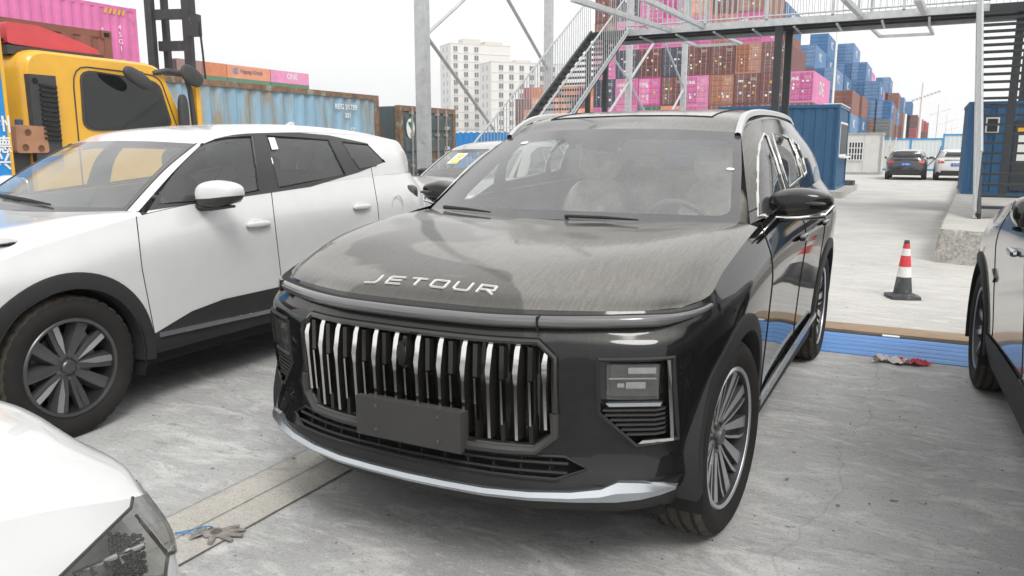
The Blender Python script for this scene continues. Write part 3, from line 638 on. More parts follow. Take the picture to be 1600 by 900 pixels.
b = MB(); b.grid(sweep(LBs, sc=TP, prof=[(-.03, .016), (.0, .020), (.010, .018), (.012, -.022), (0, -.028), (-.03, -.03)])); lb = b.obj('light_bar', M_dark, HERO, 30)
pr = [(0.008, .019), (.018, .016), (.024, .009), (.026, 0), (.025, -.008), (.020, -.016), (.008, -.021)]
M_lbar = mat('light_bar_lens_solid', (.085, .086, .088), .14, coat=1, var=.5, vs=3, streak=(1, 1, 110), dust=.10, dcol=(.36, .35, .34))
b = MB(); b.grid(sweep(LBs, pr, TP)); b.obj('light_bar_lens', M_lbar, lb, 60)
b = MB()
for i in (9, len(LBs) - 10 - 12, 24 + 0): pass
for x in (-.72, .44): 
    p = min(LBs, key=lambda q: abs(q[0] - x)); b.box((p[0], p[1] - .012, p[2] - .002), (.005, .045, .044))
b.objs('light_bar_joint', M_dark, lb)
# lettering on the nose
M_badge = mat('badge_silver', (.80, .79, .77), .42, metal=.6, var=.03)
LET = {'J': [[(.02, 0), (.72, 0), (.9, .25), (.9, 1)]], 'E': [[(1, 1), (.1, 1), (0, .8), (0, 0), (1, 0)], [(0, .5), (.9, .5)]], 'T': [[(0, 1), (1, 1)], [(.5, 1), (.5, 0)]], 'O': [[(.08, 0), (0, .12), (0, .88), (.08, 1), (.92, 1), (1, .88), (1, .12), (.92, 0), (.08, 0)]], 'U': [[(0, 1), (0, .15), (.12, 0), (.88, 0), (1, .15), (1, 1)]], 'R': [[(0, 0), (0, 1), (.9, 1), (1, .9), (1, .5), (.9, .4), (.15, .4)], [(.5, .4), (1, 0)]]}
for i, ch in enumerate('JETOUR'):
    b = MB()
    for st in LET[ch]:
        q = []
        for a, c in st:
            x = -.268 + i * .0935 + a * .058; yv = -.650 + c * .040; q.append(Vector((x, yv, fz(x, yv) + .004)))
        for p0, p1 in zip(q[:-1], q[1:]):
            e = (p1 - p0).normalized() * .003; b.bar(p0 - e, p1 + e, .0078, .006)
    b.obj('badge_letter', M_badge, HERO, 0)
M_rail = mat('rail_silver', (.72, .72, .71), .3, metal=.85, var=.04, dust=.04)
# rails, mirrors, wipers, arches, wheels, sill strip, handles
for sg in (1, -1):
    b = MB(); P = crm([(.650, 1.205, 1.515), (.640, 1.32, 1.578), (.628, 1.50, 1.628), (.622, 1.85, 1.656), (.620, 2.4, 1.668), (.610, 3.0, 1.662), (.60, 3.30, 1.62)], 5)
    b.grid([[(sg * (x + d * 1), y, z + h) for d, h in ((-.017, -.012), (-.015, .010), (0, .015), (.015, .007), (.018, -.018), (-.017, -.012))] for x, y, z in P]); b.obj('roof_rail', M_rail, HERO, 30)
    mirror_unit(HERO, (sg * .995, 1.03, 1.198), (.142, .09, .070), M_black, M_gloss, sg)
for pts in ([(697, 328), (730, 331), (768, 336)], [(830, 341), (887, 342.5), (945, 345), (997, 350)]):
    b = MB(); q = [c[0] + c[1] * .018 for c in (cast(u, v, I4) for u, v in pts) if c[0]]
    b.tube(q, [.011] + [.008] * (len(q) - 2) + [.004], 6); b.obj('wiper', M_clad, HERO)
TW = wheel_set(.372, .235, .268, 'blade')
for y in (0, 2.85):
    for sg in (1, -1): add_wheel(HERO, TW, sg * .83, y, .372, sg < 0, steer=R(-5) if y == 0 else 0)
    arch(HERO, y, .372, .412, .475, lambda yy, zz: fx(min(max(yy, -.36), 3.3), max(zz, .4)), .012, M_clad)
for sg in (1, -1):
    b = MB(); b.bar((sg * .948, .47, .372), (sg * .95, 2.36, .405), .014, .03); b.obj('sill_strip', M_satin, HERO)
    for y in (1.42, 2.36):
        b = MB(); b.ell((sg * (abs(fx(y, .99)) + .018), y, .995), (.018, .11, .018), 3, 14, 8); b.obj('door_handle', M_black, HERO)
b = MB(); b.bx(-.8, .8, -.45, 3.6, .22, .30); b.obj('underbody', M_dark, HERO)
b = MB()
for u, v, s_ in ((1141, 265, .014), (820, 224, .02)):
    c, n = cast(u, v, I4); q = n.to_track_quat('Z', 'Y').to_matrix(); V = [c + n * .004 + q @ Vector((s_ * math.cos(a) * 1.4, s_ * math.sin(a) * .8, 0)) for a in np.linspace(0, 2 * math.pi, 13)[:-1]]; b.add(V, [tuple(range(12))])
b.objs('windscreen_sticker', M_paper, HERO)

# ================================================================== the other cars
ORD = ['first', 'second', 'third', 'fourth', 'fifth', 'sixth', 'seventh', 'eighth', 'ninth', 'tenth', 'eleventh', 'twelfth']
def warp(sx, sz, sy, tilt=0, rear=1.0, sf=1.0, zb=0, nose=False):
    def T(p):
        p = np.array(p, float); y = p[..., 1].copy(); z = p[..., 2].copy(); q = p.copy()
        if nose: y = np.where(y < -.30, -.30 + (y + .30) * np.where(z > .62, .42, .72), y)
        if zb: z = np.where(z < .38, .38 - (.38 - z) * (1 - zb), z)
        q[..., 0] = p[..., 0] * sx; q[..., 1] = np.where(y > 0, y * sy, y * sf); q[..., 2] = np.where(z > .25, .25 + (z - .25) * sz, z) + tilt * np.clip(z - .85, 0, .35) / .35 * np.clip(y, 0, 3) * np.clip((1.62 - z) / .4, 0, 1); return q
    return T
def Wm(o): return Matrix.Translation(o.location) @ Matrix.Rotation(o.rotation_euler.z, 4, 'Z')
def basic_car(name, label, loc, rz, T, paint, rad, wy, windows=None, style='cross', mirror=(1.0, 1.03, 1.215), mtop=None, wheels=((0, 1), (1, 1), (0, -1), (1, -1)), cat='car', group=None, res=1, frit=True, cab=True, extra=None, wheelset=None):
    car = thing(name, label, cat, loc, rz, group); W = Wm(car); s = Shell(T, res); t = lambda *p: tuple(float(k) for k in T(np.array([p], float))[0])
    if windows: windows(s, W)
    else:
        for p in ([(.95, 1.20), (1.28, 1.47), (1.66, 1.575), (1.58, 1.215)], [(1.70, 1.575), (2.42, 1.59), (2.40, 1.24), (1.64, 1.22)], [(2.50, 1.585), (2.85, 1.57), (3.15, 1.45), (3.2, 1.30), (2.48, 1.25)]):
            s.cut('side_window', planes_poly([(t(0, a, b)[1], t(0, a, b)[2]) for a, b in p], 'x'), 'body', lambda c: c.x > .4, True)
    if frit:
        s.cut('border', planes_poly([t(a, 0, b)[0::2] for a, b in ((-.745, 1.11), (.745, 1.11), (.612, 1.56), (-.612, 1.56))], 'y'), 'windscreen')
        s.cut('clear', planes_poly([t(a, 0, b)[0::2] for a, b in ((-.70, 1.165), (.70, 1.165), (.585, 1.51), (-.585, 1.51))], 'y'), 'border')
    s.cut('rear_window', planes_poly([t(a, 0, b)[0::2] for a, b in ((-.54, 1.29), (.54, 1.29), (.46, 1.53), (-.46, 1.53))], 'y'), 'tailgate')
    ax = [0, wy]
    for y in ax: s.cut('arch_hole', planes_poly([(y + (rad + .055) * math.cos(a), rad + (rad + .055) * math.sin(a)) for a in np.linspace(0, 2 * math.pi, 37)[:-1]], 'x'), 'body', lambda c: c.x > .55, True)
    s.drop('arch_hole')
    if extra: extra(s, W, T)
    F = surf(s)
    for k in ('body', 'hood', 'roof', 'tailgate'): s.part(k, paint, car, split=(k == 'body'))
    for k in ('front_door', 'rear_door'):
        for sg in (1, -1): s.part(k, paint, car, side=sg)
    s.part('cladding', M_clad, car, .010, split=True); s.part('pillar_trim', M_trim, car, .002, split=True)
    if frit: s.part('windscreen', paint, car, name='pillar', split=True); s.part('border', M_frit, car, name='windscreen_border'); s.part('clear', G_wind, car, name='windscreen')
    else: s.part('windscreen', G_wind, car)
    s.part('side_window', G_side, car, -.005, split=True); s.part('quarter_window', G_dark, car, -.005, split=True); s.part('rear_window', G_dark, car)
    s.seams([('body', 'front_door'), ('body', 'rear_door'), ('front_door', 'rear_door'), ('hood', 'body'), ('body', 'tailgate'), ('front_door', 'cladding') , ('rear_door', 'cladding')], .003, M_dark, car, 'door_gap')
    s.seams([('windscreen', 'border'), ('border', 'roof'), ('border', 'hood')], .006, M_gloss, car, 'windscreen_seal')
    s.seams([('side_window', 'body'), ('side_window', 'front_door'), ('side_window', 'pillar_trim'), ('quarter_window', 'pillar_trim'), ('side_window', 'rear_door'), ('rear_window', 'tailgate')], .006, M_gloss, car, 'window_seal')
    if cab: interior(car, T, seatm=M_dash)
    WS_ = wheelset or wheel_set(rad, .225, rad * .69, style); D = WS_
    for k, sg in wheels: add_wheel(car, D, sg * t(.835, 0, 0)[0], ax[k], rad, sg < 0)
    if mirror:
        for sg in (1, -1):
            m = t(*mirror); mirror_unit(car, (sg * m[0], m[1], m[2]), (.125, .085, .070), mtop or paint, M_trim, sg, chrome=False)
    b = MB(); b.bx(-.75, .75, -.4, wy + .6, .22, .30); b.obj('underbody', M_dark, car)
    return car, s, F, W, t
# ---- white SUV on the left
def w_win(s, W):
    L_ = lambda c: c.x > .3
    s.cut('pillar_trim', planes_cam([(205, 333), (288, 228), (320, 211), (355, 205), (440, 205), (513, 211.5), (573, 224), (605, 256), (560, 269.5), (513, 288), (424, 301), (328, 315)], W), 'body', L_, True)
    for q in ([(248, 319), (252, 287), (288, 240), (325, 220), (355, 214.7), (393, 213), (405, 297), (328, 312)], [(415.5, 212), (513, 218), (540, 273), (435.5, 293)]): s.cut('side_window', planes_cam(q, W), 'pillar_trim', L_, True)
    s.cut('quarter_window', planes_cam([(533, 221), (581, 226), (603, 255.5), (561, 264)], W), 'pillar_trim', L_, True)
    s.cut('cladding', planes_cam([(237, 525), (300, 487), (350, 468), (440, 448), (520, 432), (520, 560), (237, 610)], W), 'body', L_, True)
    s.cut('front_door', planes_cam([(205, 333), (424, 301), (444, 475), (236, 545), (222, 420)], W), 'body', L_, True)
    s.cut('rear_door', planes_cam([(424, 301), (424, 240), (576, 240), (590, 320), (592, 345), (560, 420), (444, 475)], W), 'body', L_, True)
T_w = warp(.965, .955, .925, .018, zb=.55)
wcar, ws_, wF, wW, wt = basic_car('parked_suv', 'clean white SUV with dark wheel arches parked left of the black SUV', 'car' and (-3.12, -.545, 0), R(1.2), T_w, M_white, .362, 2.63, w_win, mirror=None)
wi = wW.inverted()
for sg in (1, -1): mirror_unit(wcar, (sg * 1.0, .93, 1.19), (.130, .085, .078), M_white, M_trim, sg, chrome=False)
for y in (0, 2.63): arch(wcar, y, .362, .402, .485, lambda yy, zz: wF[2](min(max(yy, -.36), 3.0), max(zz, .4)), .014, M_clad)
for u, v in ((402, 350), (564, 323)):
    c, n = wF[3](u, v, wW)
    if c:
        for sg in (1, -1):
            b = MB(); b.ell((sg * (abs(c.x) + .016), c.y, c.z), (.020, .105, .019), 3, 16, 8); h = b.obj('door_handle', M_white, wcar)
            b = MB(); b.ell((sg * (abs(c.x) - .002), c.y - .01, c.z), (.010, .075, .035), 2.2, 16, 8); b.obj('handle_bowl', M_white, h)
c, n = wF[3](621, 322, wW)
if c:
    b = MB(); b.tube([(c.x + .001, c.y + .075 * math.cos(a), c.z + .085 * math.sin(a)) for a in np.linspace(0, 2 * math.pi, 25)], .004, 5, cap=False); b.obj('fuel_flap', mat('panel_gap_white', (.45, .45, .44), .5), wcar)
a0, a1 = wF[3](246, 523, wW)[0], wF[3](424, 484.5, wW)[0]
if a0 and a1:
    for sg in (1, -1):
        e = a1 + (a1 - a0) * .8; b = MB(); b.bar((sg * (a0.x + .012), a0.y, a0.z), (sg * (e.x + .012), e.y, e.z), .02, .026); b.obj('sill_strip', M_satin, wcar)
b = MB(); p = wi @ un(638, 304, 'x', -2.36); b.ell((p.x, p.y, p.z), (.06, .10, .085), 3); b.obj('tail_lamp', M_gloss, wcar)
b = MB(); b.prism([(0, 0), (.17, 0), (.155, .065), (.13, .065)], lambda a, c_, d: (d, 2.55 + a, 1.60 + c_), -.012, .012); b.obj('roof_aerial', M_white, wcar)
c, n = wF[3](1, 382, wW)
if c: b = MB(); b.ell((c.x, c.y - .02, c.z), (.03, .10, .028), 3); b.obj('headlamp', M_reflector, wcar)
b = MB(); q = [c_[0] + c_[1] * .016 for c_ in (wF[3](u, v, wW) for u, v in ((4, 309), (40, 315), (81, 323))) if c_[0]]; b.tube(q, [.012, .012, .006][:len(q)], 6); b.obj('wiper', M_clad, wcar)
b = MB()
for q in ([(418, 216), (428, 216), (434, 234), (424, 235)],):
    V = [c_[0] + c_[1] * .008 for c_ in (wF[3](u, v, wW) for u, v in q) if c_[0]]
    if len(V) == 4: b.add(V, [(0, 1, 2, 3)]); b.obj('window_sticker', M_paper, wcar)
for q, m in (([(50, 252), (95, 228), (101, 231), (57, 255)], M_yellowp),):
    V = [c_[0] + c_[1] * .006 for c_ in (wF[3](u, v, wW) for u, v in q) if c_[0]]
    if len(V) == 4: b = MB(); b.add(V, [(0, 1, 2, 3)]); b.obj('windscreen_sticker', m, wcar)
# ---- grey SUV at the right edge, nose away from us
def d_extra(s, W, T):
    s.cut('cladding', planes_poly([(.33, .2), (2.4, .2), (2.4, .47), (.33, .43)], 'x'), 'body', lambda c: c.x > .6, True)
    s.cut('front_door', planes_poly([(.62, .44), (.58, .95), (.66, 1.2), (1.5, 1.3), (1.55, .47)], 'x'), 'body', lambda c: c.x > .6 and c.z < 1.17, True)
dcar, ds_, dF, dW, dt = basic_car('parked_suv', 'dark grey SUV cropped by the right edge, its left front wheel by the blue ramp', (2.77, 2.64, 0), math.pi + R(2.5), warp(.965, 1.055, .97), M_grey, .365, 2.76, None, 'cross', mirror=None, extra=d_extra)
for sg in (1, -1): mirror_unit(dcar, (sg * .90, 1.24, 1.16), (.062, .11, .078), M_gloss, M_gloss, sg, chrome=False, gm=M_gloss)
for y in (0, 2.76): arch(dcar, y, .365, .405, .47, lambda yy, zz: dF[2](min(max(yy, -.36), 3.0), max(zz, .4)), .014, M_clad)
for sg in (1, -1):
    b = MB(); b.prism([(-.04, 0), (.02, .05), (.10, .01), (.06, -.02)], lambda a, c, d: (sg * (abs(dF[2](.55 + a, .76 + c)) + d), .55 + a, .76 + c), -.01, .012); b.obj('fender_vent', M_gloss, dcar)
    b = MB(); b.ell((sg * (abs(dF[2](1.25, .98)) + .016), 1.25, .98), (.018, .10, .018), 3, 14, 8); b.obj('door_handle', M_satin, dcar)
# ---- mauve grey car parked behind
mcar, ms_, mF, mW, mt = basic_car('parked_car', 'mauve grey car with yellow windscreen sticker, behind the black SUV', (-4.25, 6.15, 0), R(0), warp(.95, .915, .95), M_mauve, .34, 2.7, None, 'cross', mirror=(1.0, 1.0, 1.18), mtop=M_gloss, res=.7)
for q, m in (([(698, 256), (716, 240), (732, 240), (714, 256)], M_paper), ([(703, 254), (709, 249), (722, 249), (715, 255)], M_yellowp), ([(714, 246), (719, 241), (728, 241), (723, 246)], M_yellowp)):
    V = [c_[0] + c_[1] * (.006 if m is M_paper else .010) for c_ in (mF[3](u, v, mW) for u, v in q) if c_[0]]
    if len(V) == 4: b = MB(); b.add(V, [(0, 1, 2, 3)]); b.obj('windscreen_sticker', m, mcar)
M_lampl = mat('lamp_inner_light', (.50, .50, .51), .35, var=.5, vs=9)
# ---- white car whose corner fills the bottom left
def c_extra(s, W, T):
    f = lambda c: c.x < 0 and c.y < .6
    for q in ([(90, 905), (205, 793), (262, 905)], [(204, 794), (214, 742), (330, 742), (330, 845), (262, 866)], [(204, 794), (262, 868), (258, 905)]):
        s.cut('lamp_hole', planes_cam(q, W), 'body', f, True)
ccar, cs_, cF, cW, ct = basic_car('parked_car', 'white car with clear headlamp, only its front corner in the lower left', (-.46, -2.42, 0), math.pi, warp(.98, .905, 1.0, 0, 1.0, 1.0, nose=True), M_white, .34, 2.7, None, 'cross', mirror=None, extra=c_extra, cab=True)
for sg in (1, -1):
    cs_.part('lamp_hole', G_lamp, ccar, .004, side=sg, name='headlamp_lens'); h = cs_.part('lamp_hole', M_lampl, ccar, -.05, side=sg, name='headlamp')
cs_.seams([('lamp_hole', 'body'), ('lamp_hole', 'hood')], .003, M_gloss, ccar, 'headlamp_seal')
for k in range(5):
    u, v = 128 + k * 22, 892 - k * 9; q = [c_[0] - c_[1] * .022 for c_ in (cF[3](*p, cW) for p in ((u + 14, v + 14), (u + 4, v), (u + 24, v - 8))) if c_[0]]
    if len(q) > 1: b = MB(); b.tube(q, .005, 6); b.obj('lamp_guide', M_reflector, ccar)
b = MB()
for i in range(9):
    for j in range(9):
        c_ = cF[3](192 + i * 6.5 + j * 1.2, 828 + j * 8.5 + (i % 2) * 4, cW)
        if c_[0]: b.ell(tuple(c_[0] - c_[1] * .03), (.004, .004, .004), 2, 6, 4)
tag(b.obj('lamp_grid', M_gloss, ccar), kind='stuff')
# ---- two cars far off at the hoarding, tails to us
for nm, lab, px, paint, dd in (('parked_sedan', 'black sedan with lit-looking red tail lamps parked far off before the hoarding', 1414.5, M_navy, 43.6), ('parked_sedan', 'white sedan parked far off beside the black sedan, partly behind blue cabin', 1498, M_white, 43.0)):
    root = Vector((.68 if paint is M_navy else 2.72, 41.6, 0))
    fc, fs, fF, fW, ft = basic_car(nm, lab, (root.x, root.y, 0), math.pi, warp(.92, .80, .93), paint, .33, 2.65, None, 'cross', mirror=(1.0, 1.0, 1.2), mtop=M_gloss, res=.5, cab=False)
    bv = fF; ybk = lambda x, z: -fF[0](x, z) if False else None
    from_back = BVHTree.FromBMesh(fs.bm)
    def fb(x, z): h = from_back.ray_cast(Vector((x, 8, z)), Vector((0, -1, 0))); return (h[0].y if h[0] else 3.6)
    for sg in (1, -1):
        b = MB(); b.prism([(.50, .80), (.74, .78), (.76, .90), (.70, .93), (.50, .86)], lambda a, c, d: (sg * a, fb(min(a, .72), c) + d, c), -.02, .03); b.obj('tail_lamp', M_red, fc)
        b = MB(); b.bx(sg * .62, sg * .80, 2.60, 3.55, .22, .40); b.obj('bumper_corner', M_dark, fc)
    b = MB(); b.bx(-.22, .22, fb(0, .72), fb(0, .72) + .03, .66, .79); pl = b.obj('number_plate', M_blueplate, fc)
    tx = text_mesh('B 7F26', .10, M_paper, .001); o = link('plate_text', tx, pl, (0, fb(0, .72) + .034, .725)); o.rotation_euler = (R(90), 0, math.pi)
    b = MB(); b.bx(-.62, .62, fb(0, .42) - .02, fb(0, .42) + .03, .28, .46); b.obj('bumper_skirt', M_clad, fc)
    b = MB(); b.bx(-.5, .5, fb(0, .93) - .03, fb(0, .93) + .02, .925, .945); b.obj('boot_trim', M_gloss if paint is M_navy else M_trim, fc)

# ================================================================== ground
def ground_mat(name, base, dark, light, streak=(1.2, 6, 1), rough=.85, crack=True, speck=0):
    m = bpy.data.materials.new(name); t, b, l = nodes(m); N = t.nodes.new
    tc = N('ShaderNodeTexCoord'); b.inputs['Roughness'].default_value = rough; b.inputs['Specular IOR Level'].default_value = .35
    def noise(sc, det, ro, scale=None, dist=0):
        n = N('ShaderNodeTexNoise'); n.inputs['Scale'].default_value = sc; n.inputs['Detail'].default_value = det; n.inputs['Roughness'].default_value = ro; n.inputs['Distortion'].default_value = dist
        if scale: mp = N('ShaderNodeMapping'); mp.inputs['Scale'].default_value = scale; mp.inputs['Rotation'].default_value = (0, 0, R(14)); l(tc.outputs['Object'], mp.inputs[0]); l(mp.outputs[0], n.inputs['Vector'])
        else: l(tc.outputs['Object'], n.inputs['Vector'])
        return n.outputs['Fac']
    def rng(x, a, c, d=0, e=1): r = N('ShaderNodeMapRange'); r.inputs[1].default_value = a; r.inputs[2].default_value = c; r.inputs[3].default_value = d; r.inputs[4].default_value = e; l(x, r.inputs[0]); return r.outputs[0]
    def mix(f, a, c):
        x = N('ShaderNodeMix'); x.data_type = 'RGBA'; l(f, x.inputs[0])
        for k, i in ((a, 6), (c, 7)):
            if isinstance(k, tuple): x.inputs[i].default_value = (*k, 1)
            else: l(k, x.inputs[i])
        return x.outputs[2]
    o = mix(rng(noise(.7, 7, .62), .38, .64), base, dark)                         # big worn patches
    o = mix(rng(noise(1.5, 10, .72, streak, .8), .50, .64, 0, .75), o, light)      # scraped, pale areas
    o = mix(rng(noise(3.2, 10, .72, (streak[0], streak[1] * 1.6, 1), .8), .55, .66, 0, .6), o, tuple(k * .72 for k in dark))
    o = mix(rng(noise(7, 10, .75, (1.2, 6, 1)), .56, .63, 0, .55), o, light)
    o = mix(rng(noise(28, 6, .7), .56, .66, 0, .45), o, tuple(k * .62 for k in dark))
    o = mix(rng(noise(95, 4, .65), .55, .63, 0, .5), o, tuple(k * .6 for k in dark))
    o = mix(rng(noise(150, 3, .6), .60, .66, 0, .6), o, light)
    o = mix(rng(noise(11, 2, .5), .735, .75, 0, .8), o, tuple(k * .3 for k in dark))   # small oil and dirt spots
    if crack:
        v = N('ShaderNodeTexVoronoi'); v.feature = 'DISTANCE_TO_EDGE'; v.inputs['Scale'].default_value = .22; mp = N('ShaderNodeMapping'); l(tc.outputs['Object'], mp.inputs[0])
        nn = N('ShaderNodeTexNoise'); nn.inputs['Scale'].default_value = 1.4; nn.inputs['Detail'].default_value = 7; l(tc.outputs['Object'], nn.inputs['Vector'])
        va = N('ShaderNodeMix'); va.data_type = 'RGBA'; va.inputs[0].default_value = .30; l(tc.outputs['Object'], va.inputs[6]); l(nn.outputs['Color'], va.inputs[7]); l(va.outputs[2], v.inputs['Vector'])
        o = mix(rng(v.outputs['Distance'], .0, .0009, .28, 0), o, tuple(k * .35 for k in dark))
    if speck:
        v = N('ShaderNodeTexVoronoi'); v.inputs['Scale'].default_value = 130; l(tc.outputs['Object'], v.inputs['Vector']); o = mix(rng(v.outputs['Distance'], .10, .40, .7, 0), o, tuple(k * .5 for k in dark))
    l(o, b.inputs['Base Color'])
    bp = N('ShaderNodeBump'); bp.inputs['Strength'].default_value = .35; bp.inputs['Distance'].default_value = .006; l(noise(18, 9, .7, streak), bp.inputs['Height']); l(bp.outputs[0], b.inputs['Normal'])
    MATS[name] = m; return m
M_yard = ground_mat('yard_concrete', (.43, .431, .425), (.31, .31, .305), (.60, .60, .59), streak=(1.6, 3.6, 1))
M_road = ground_mat('road_concrete', (.52, .51, .48), (.42, .41, .39), (.62, .61, .58))
M_agg = ground_mat('exposed_aggregate', (.50, .48, .435), (.40, .385, .35), (.60, .58, .53), (1, 1, 1), crack=False, speck=1)
M_joint = mat('joint_dirt', (.17, .16, .145), .9, var=.4, vs=12)
def sheet(name, x0, x1, y0, y1, z, m, n=1):
    b = MB(); b.add([(x0, y0, z), (x1, y0, z), (x1, y1, z), (x0, y1, z)], [(0, 1, 2, 3)]); return tag(b.obj(name, m, None, 0), kind='structure')
sheet('ground', -420, 420, -90, 420, 0, M_yard)
sheet('road', -14, 60, 4.06, 75, .004, M_road)
sheet('concrete_strip', -1.055, -.715, -6, 3.0, .004, M_agg)
b = MB()
for x, w_ in ((-1.057, .004), (-.885, .004), (-.713, .006)): b.add([(x - w_ / 2, -6, .008), (x + w_ / 2, -6, .008), (x + w_ / 2, 3, .008), (x - w_ / 2, 3, .008)], [(0, 1, 2, 3)])
tag(b.obj('strip_joint', M_joint, None, 0), kind='structure')
# raised island with a rough cast front
M_island = ground_mat('island_concrete', (.44, .43, .40), (.36, .35, .32), (.52, .51, .48), crack=False)
M_rough = mat('rough_cast', (.40, .385, .35), .95, var=.35, vs=26, bump=1, bs=34, stain=.2, scol=(.22, .20, .17))
b = MB(); top = [(1.74, 8.62), (6.0, 6.4), (6.0, 40), (3.15, 40), (2.1, 16.3)]; n = len(top)
b.add([(x, y, .43) for x, y in top], [tuple(range(n))]); isl = tag(b.obj('raised_island', M_island, None, 0), kind='structure')
b = MB(); G = []
rp_ = []
P = [(2.1, 16.3), (1.74, 8.62), (6.0, 6.4)]
for a, c in zip(P[:-1], P[1:]):
    m_ = int(math.dist(a, c) / .07); rp_ += [(a[0] + (c[0] - a[0]) * i / m_, a[1] + (c[1] - a[1]) * i / m_) for i in range(m_)]
rp_.append(P[-1]); rnd = random.Random(3)
b.grid([[(x + (-.06 + .05 * k / 7) + rnd.uniform(-.014, .014), y - .06 + .05 * k / 7 + rnd.uniform(-.016, .016), .43 * k / 7 + (.0 if k in (0, 7) else rnd.uniform(-.012, .012))) for k in range(8)] + [(x, y, .432)] for x, y in rp_])
tag(b.obj('island_edge', M_rough, None, 60), kind='structure')
# blue ramp plate, timber, cone, litter
M_ramp = mat('ramp_blue', (.030, .21, .58), .4, var=.28, vs=3, streak=(1, 18, 1), dust=.13, dcol=(.45, .47, .48))
M_wood = mat('old_timber', (.33, .24, .16), .85, var=.3, vs=9, streak=(.6, 12, 4), stain=.35, scol=(.12, .08, .05), bump=.3, bs=30)
t = thing('blue_ramp', 'long blue ribbed ramp plate lying on the concrete between the two dark SUVs', 'ramp', (1.4, 3.35, 0))
for k in range(5):
    y0 = -.30 + k * .12; b = MB(); z0, z1 = .006 + k * .003, .008 + (k + 1) * .003
    b.prism([(y0, 0), (y0, z0), (y0 + .03, z0 + .006), (y0 + .085, z1 + .004), (y0 + .117, z1 - .004), (y0 + .117, 0)], lambda a, c, d: (d, a, c), -2.6, 1.65); b.obj('ramp_rib', M_ramp, t, 20)
b = MB(); b.bx(-2.6, 1.65, .302, .36, 0, .022); b.obj('ramp_edge', M_clad, t)
b = MB(); b.bx(-.09, .03, .296, .345, .024, .030); b.obj('ramp_label', M_paper, t)
t = thing('timber_board', 'worn brown timber board lying along the back edge of the blue ramp', 'board', (1.4, 3.88, 0))
b = MB()
for x0, x1 in ((-2.6, 1.7),): b.bx(x0, x1, -.135, .14, 0, .028)
b.obj('board', M_wood, t)
M_crubber = mat('cone_rubber', (.06, .065, .068), .8, var=.3, vs=14, stain=.35, scol=(.2, .2, .19))
M_cred = mat('cone_red', (.62, .045, .055), .6, var=.12, vs=16, stain=.12, scol=(.5, .3, .28)); M_cwhite = mat('cone_white', (.74, .73, .72), .6, var=.08, vs=14, stain=.2, scol=(.5, .45, .42))
t = thing('traffic_cone', 'red and white banded traffic cone with scuffed black base on pale concrete', 'cone', (1.40, 5.60, .004), R(20)); t.scale = (.72, .72, .80)
def cone_r(z): return .122 - .092 * (z / .68)
def ring(nm, z0, z1, m, o=0):
    b = MB(); n = 32; rows = [[((cone_r(z) + o) * math.cos(2 * math.pi * k / n), (cone_r(z) + o) * math.sin(2 * math.pi * k / n), z + .035) for k in range(n)] for z in (z0, (z0 + z1) / 2, z1)]; b.grid(rows, close=True)
    if nm == 'cone_tip': b.add(rows[-1], [tuple(range(n))])
    return b.obj(nm, m, t, 40)
ring('cone_body', 0, .66, M_crubber); ring('white_band', .23, .36, M_cwhite, .003); ring('red_band', .355, .49, M_cred, .0035); ring('white_band', .49, .575, M_cwhite, .003); ring('red_band', .575, .635, M_cred, .003); ring('cone_tip', .635, .675, M_crubber, .001)
b = MB(); P = [(.205 * math.cos(a) * (1.25 if int(i) % 2 else 1), .205 * math.sin(a) * (1.25 if int(i) % 2 else 1)) for i, a in enumerate(np.linspace(0, 2 * math.pi, 9)[:-1])]
b.prism(P, lambda a, c, d: (a, c, d), 0, .038); b.lathe([(.125, 0), (.15, .02)], 24); b.v[-48:] = [(v[1], v[2], v[0] * -1 + .06) for v in b.v[-48:]]; b.obj('cone_base', M_crubber, t, 30)
def cloth(name, lab, cat, c, sx, sy, m, seed, amp=.025, z0=.006, rz=0):
    r = random.Random(seed); n, m_ = 16, 10; ph = [r.uniform(0, 6) for _ in range(6)]; b = MB()
    G = [[((i / (n - 1) - .5) * sx * (1 + .25 * math.sin(ph[0] + j)), (j / (m_ - 1) - .5) * sy * (1 + .3 * math.sin(ph[1] + i * .7)), z0 + amp * abs(math.sin(ph[2] + i * .9 + j * .5) * math.cos(ph[3] + j * 1.1 - i * .3))) for j in range(m_)] for i in range(n)]
    b.grid(G); o = b.obj(name, m, None, 80); o.location = c; o.rotation_euler = (0, 0, rz); return tag(o, lab, cat)
cloth('rag', 'crumpled dirty white rag lying against the front of the blue ramp', 'rag', (1.40, 2.95, .002), .20, .12, mat('rag_white', (.62, .56, .54), .9, var=.2, vs=18), 4, .035)
cloth('rag', 'crumpled red rag lying against the front of the blue ramp', 'rag', (1.54, 2.965, .002), .19, .10, mat('rag_red', (.50, .06, .07), .9, var=.3, vs=14), 9, .03)
M_glove = mat('dirty_glove', (.24, .225, .205), .95, var=.35, vs=18, bump=.6, bs=60); M_glove2 = mat('glove_stain', (.11, .095, .08), .9, var=.3, vs=30)
t = thing('work_glove', 'flattened dirty grey work glove lying on the pale concrete strip', 'glove', (-.785, -.955, .010), R(-62)); t.scale = (.68, .68, .8)
b = MB(); b.ell((0, 0, 0), (.055, .06, .010), 2.6, 20, 8)
for a, ln, w_ in ((-38, .10, .017), (-14, .125, .017), (10, .13, .018), (34, .115, .017), (80, .085, .018)):
    d = Vector((math.sin(R(a)), math.cos(R(a)), 0)); s0 = d * .04; b.tube([s0, s0 + d * ln * .5, s0 + d * ln], [w_, w_ * 1.05, w_ * .75], 10); nv = 30
    b.v[-nv:] = [(x, y, z * .5) for x, y, z in b.v[-nv:]]
b.obj('palm', M_glove, t)
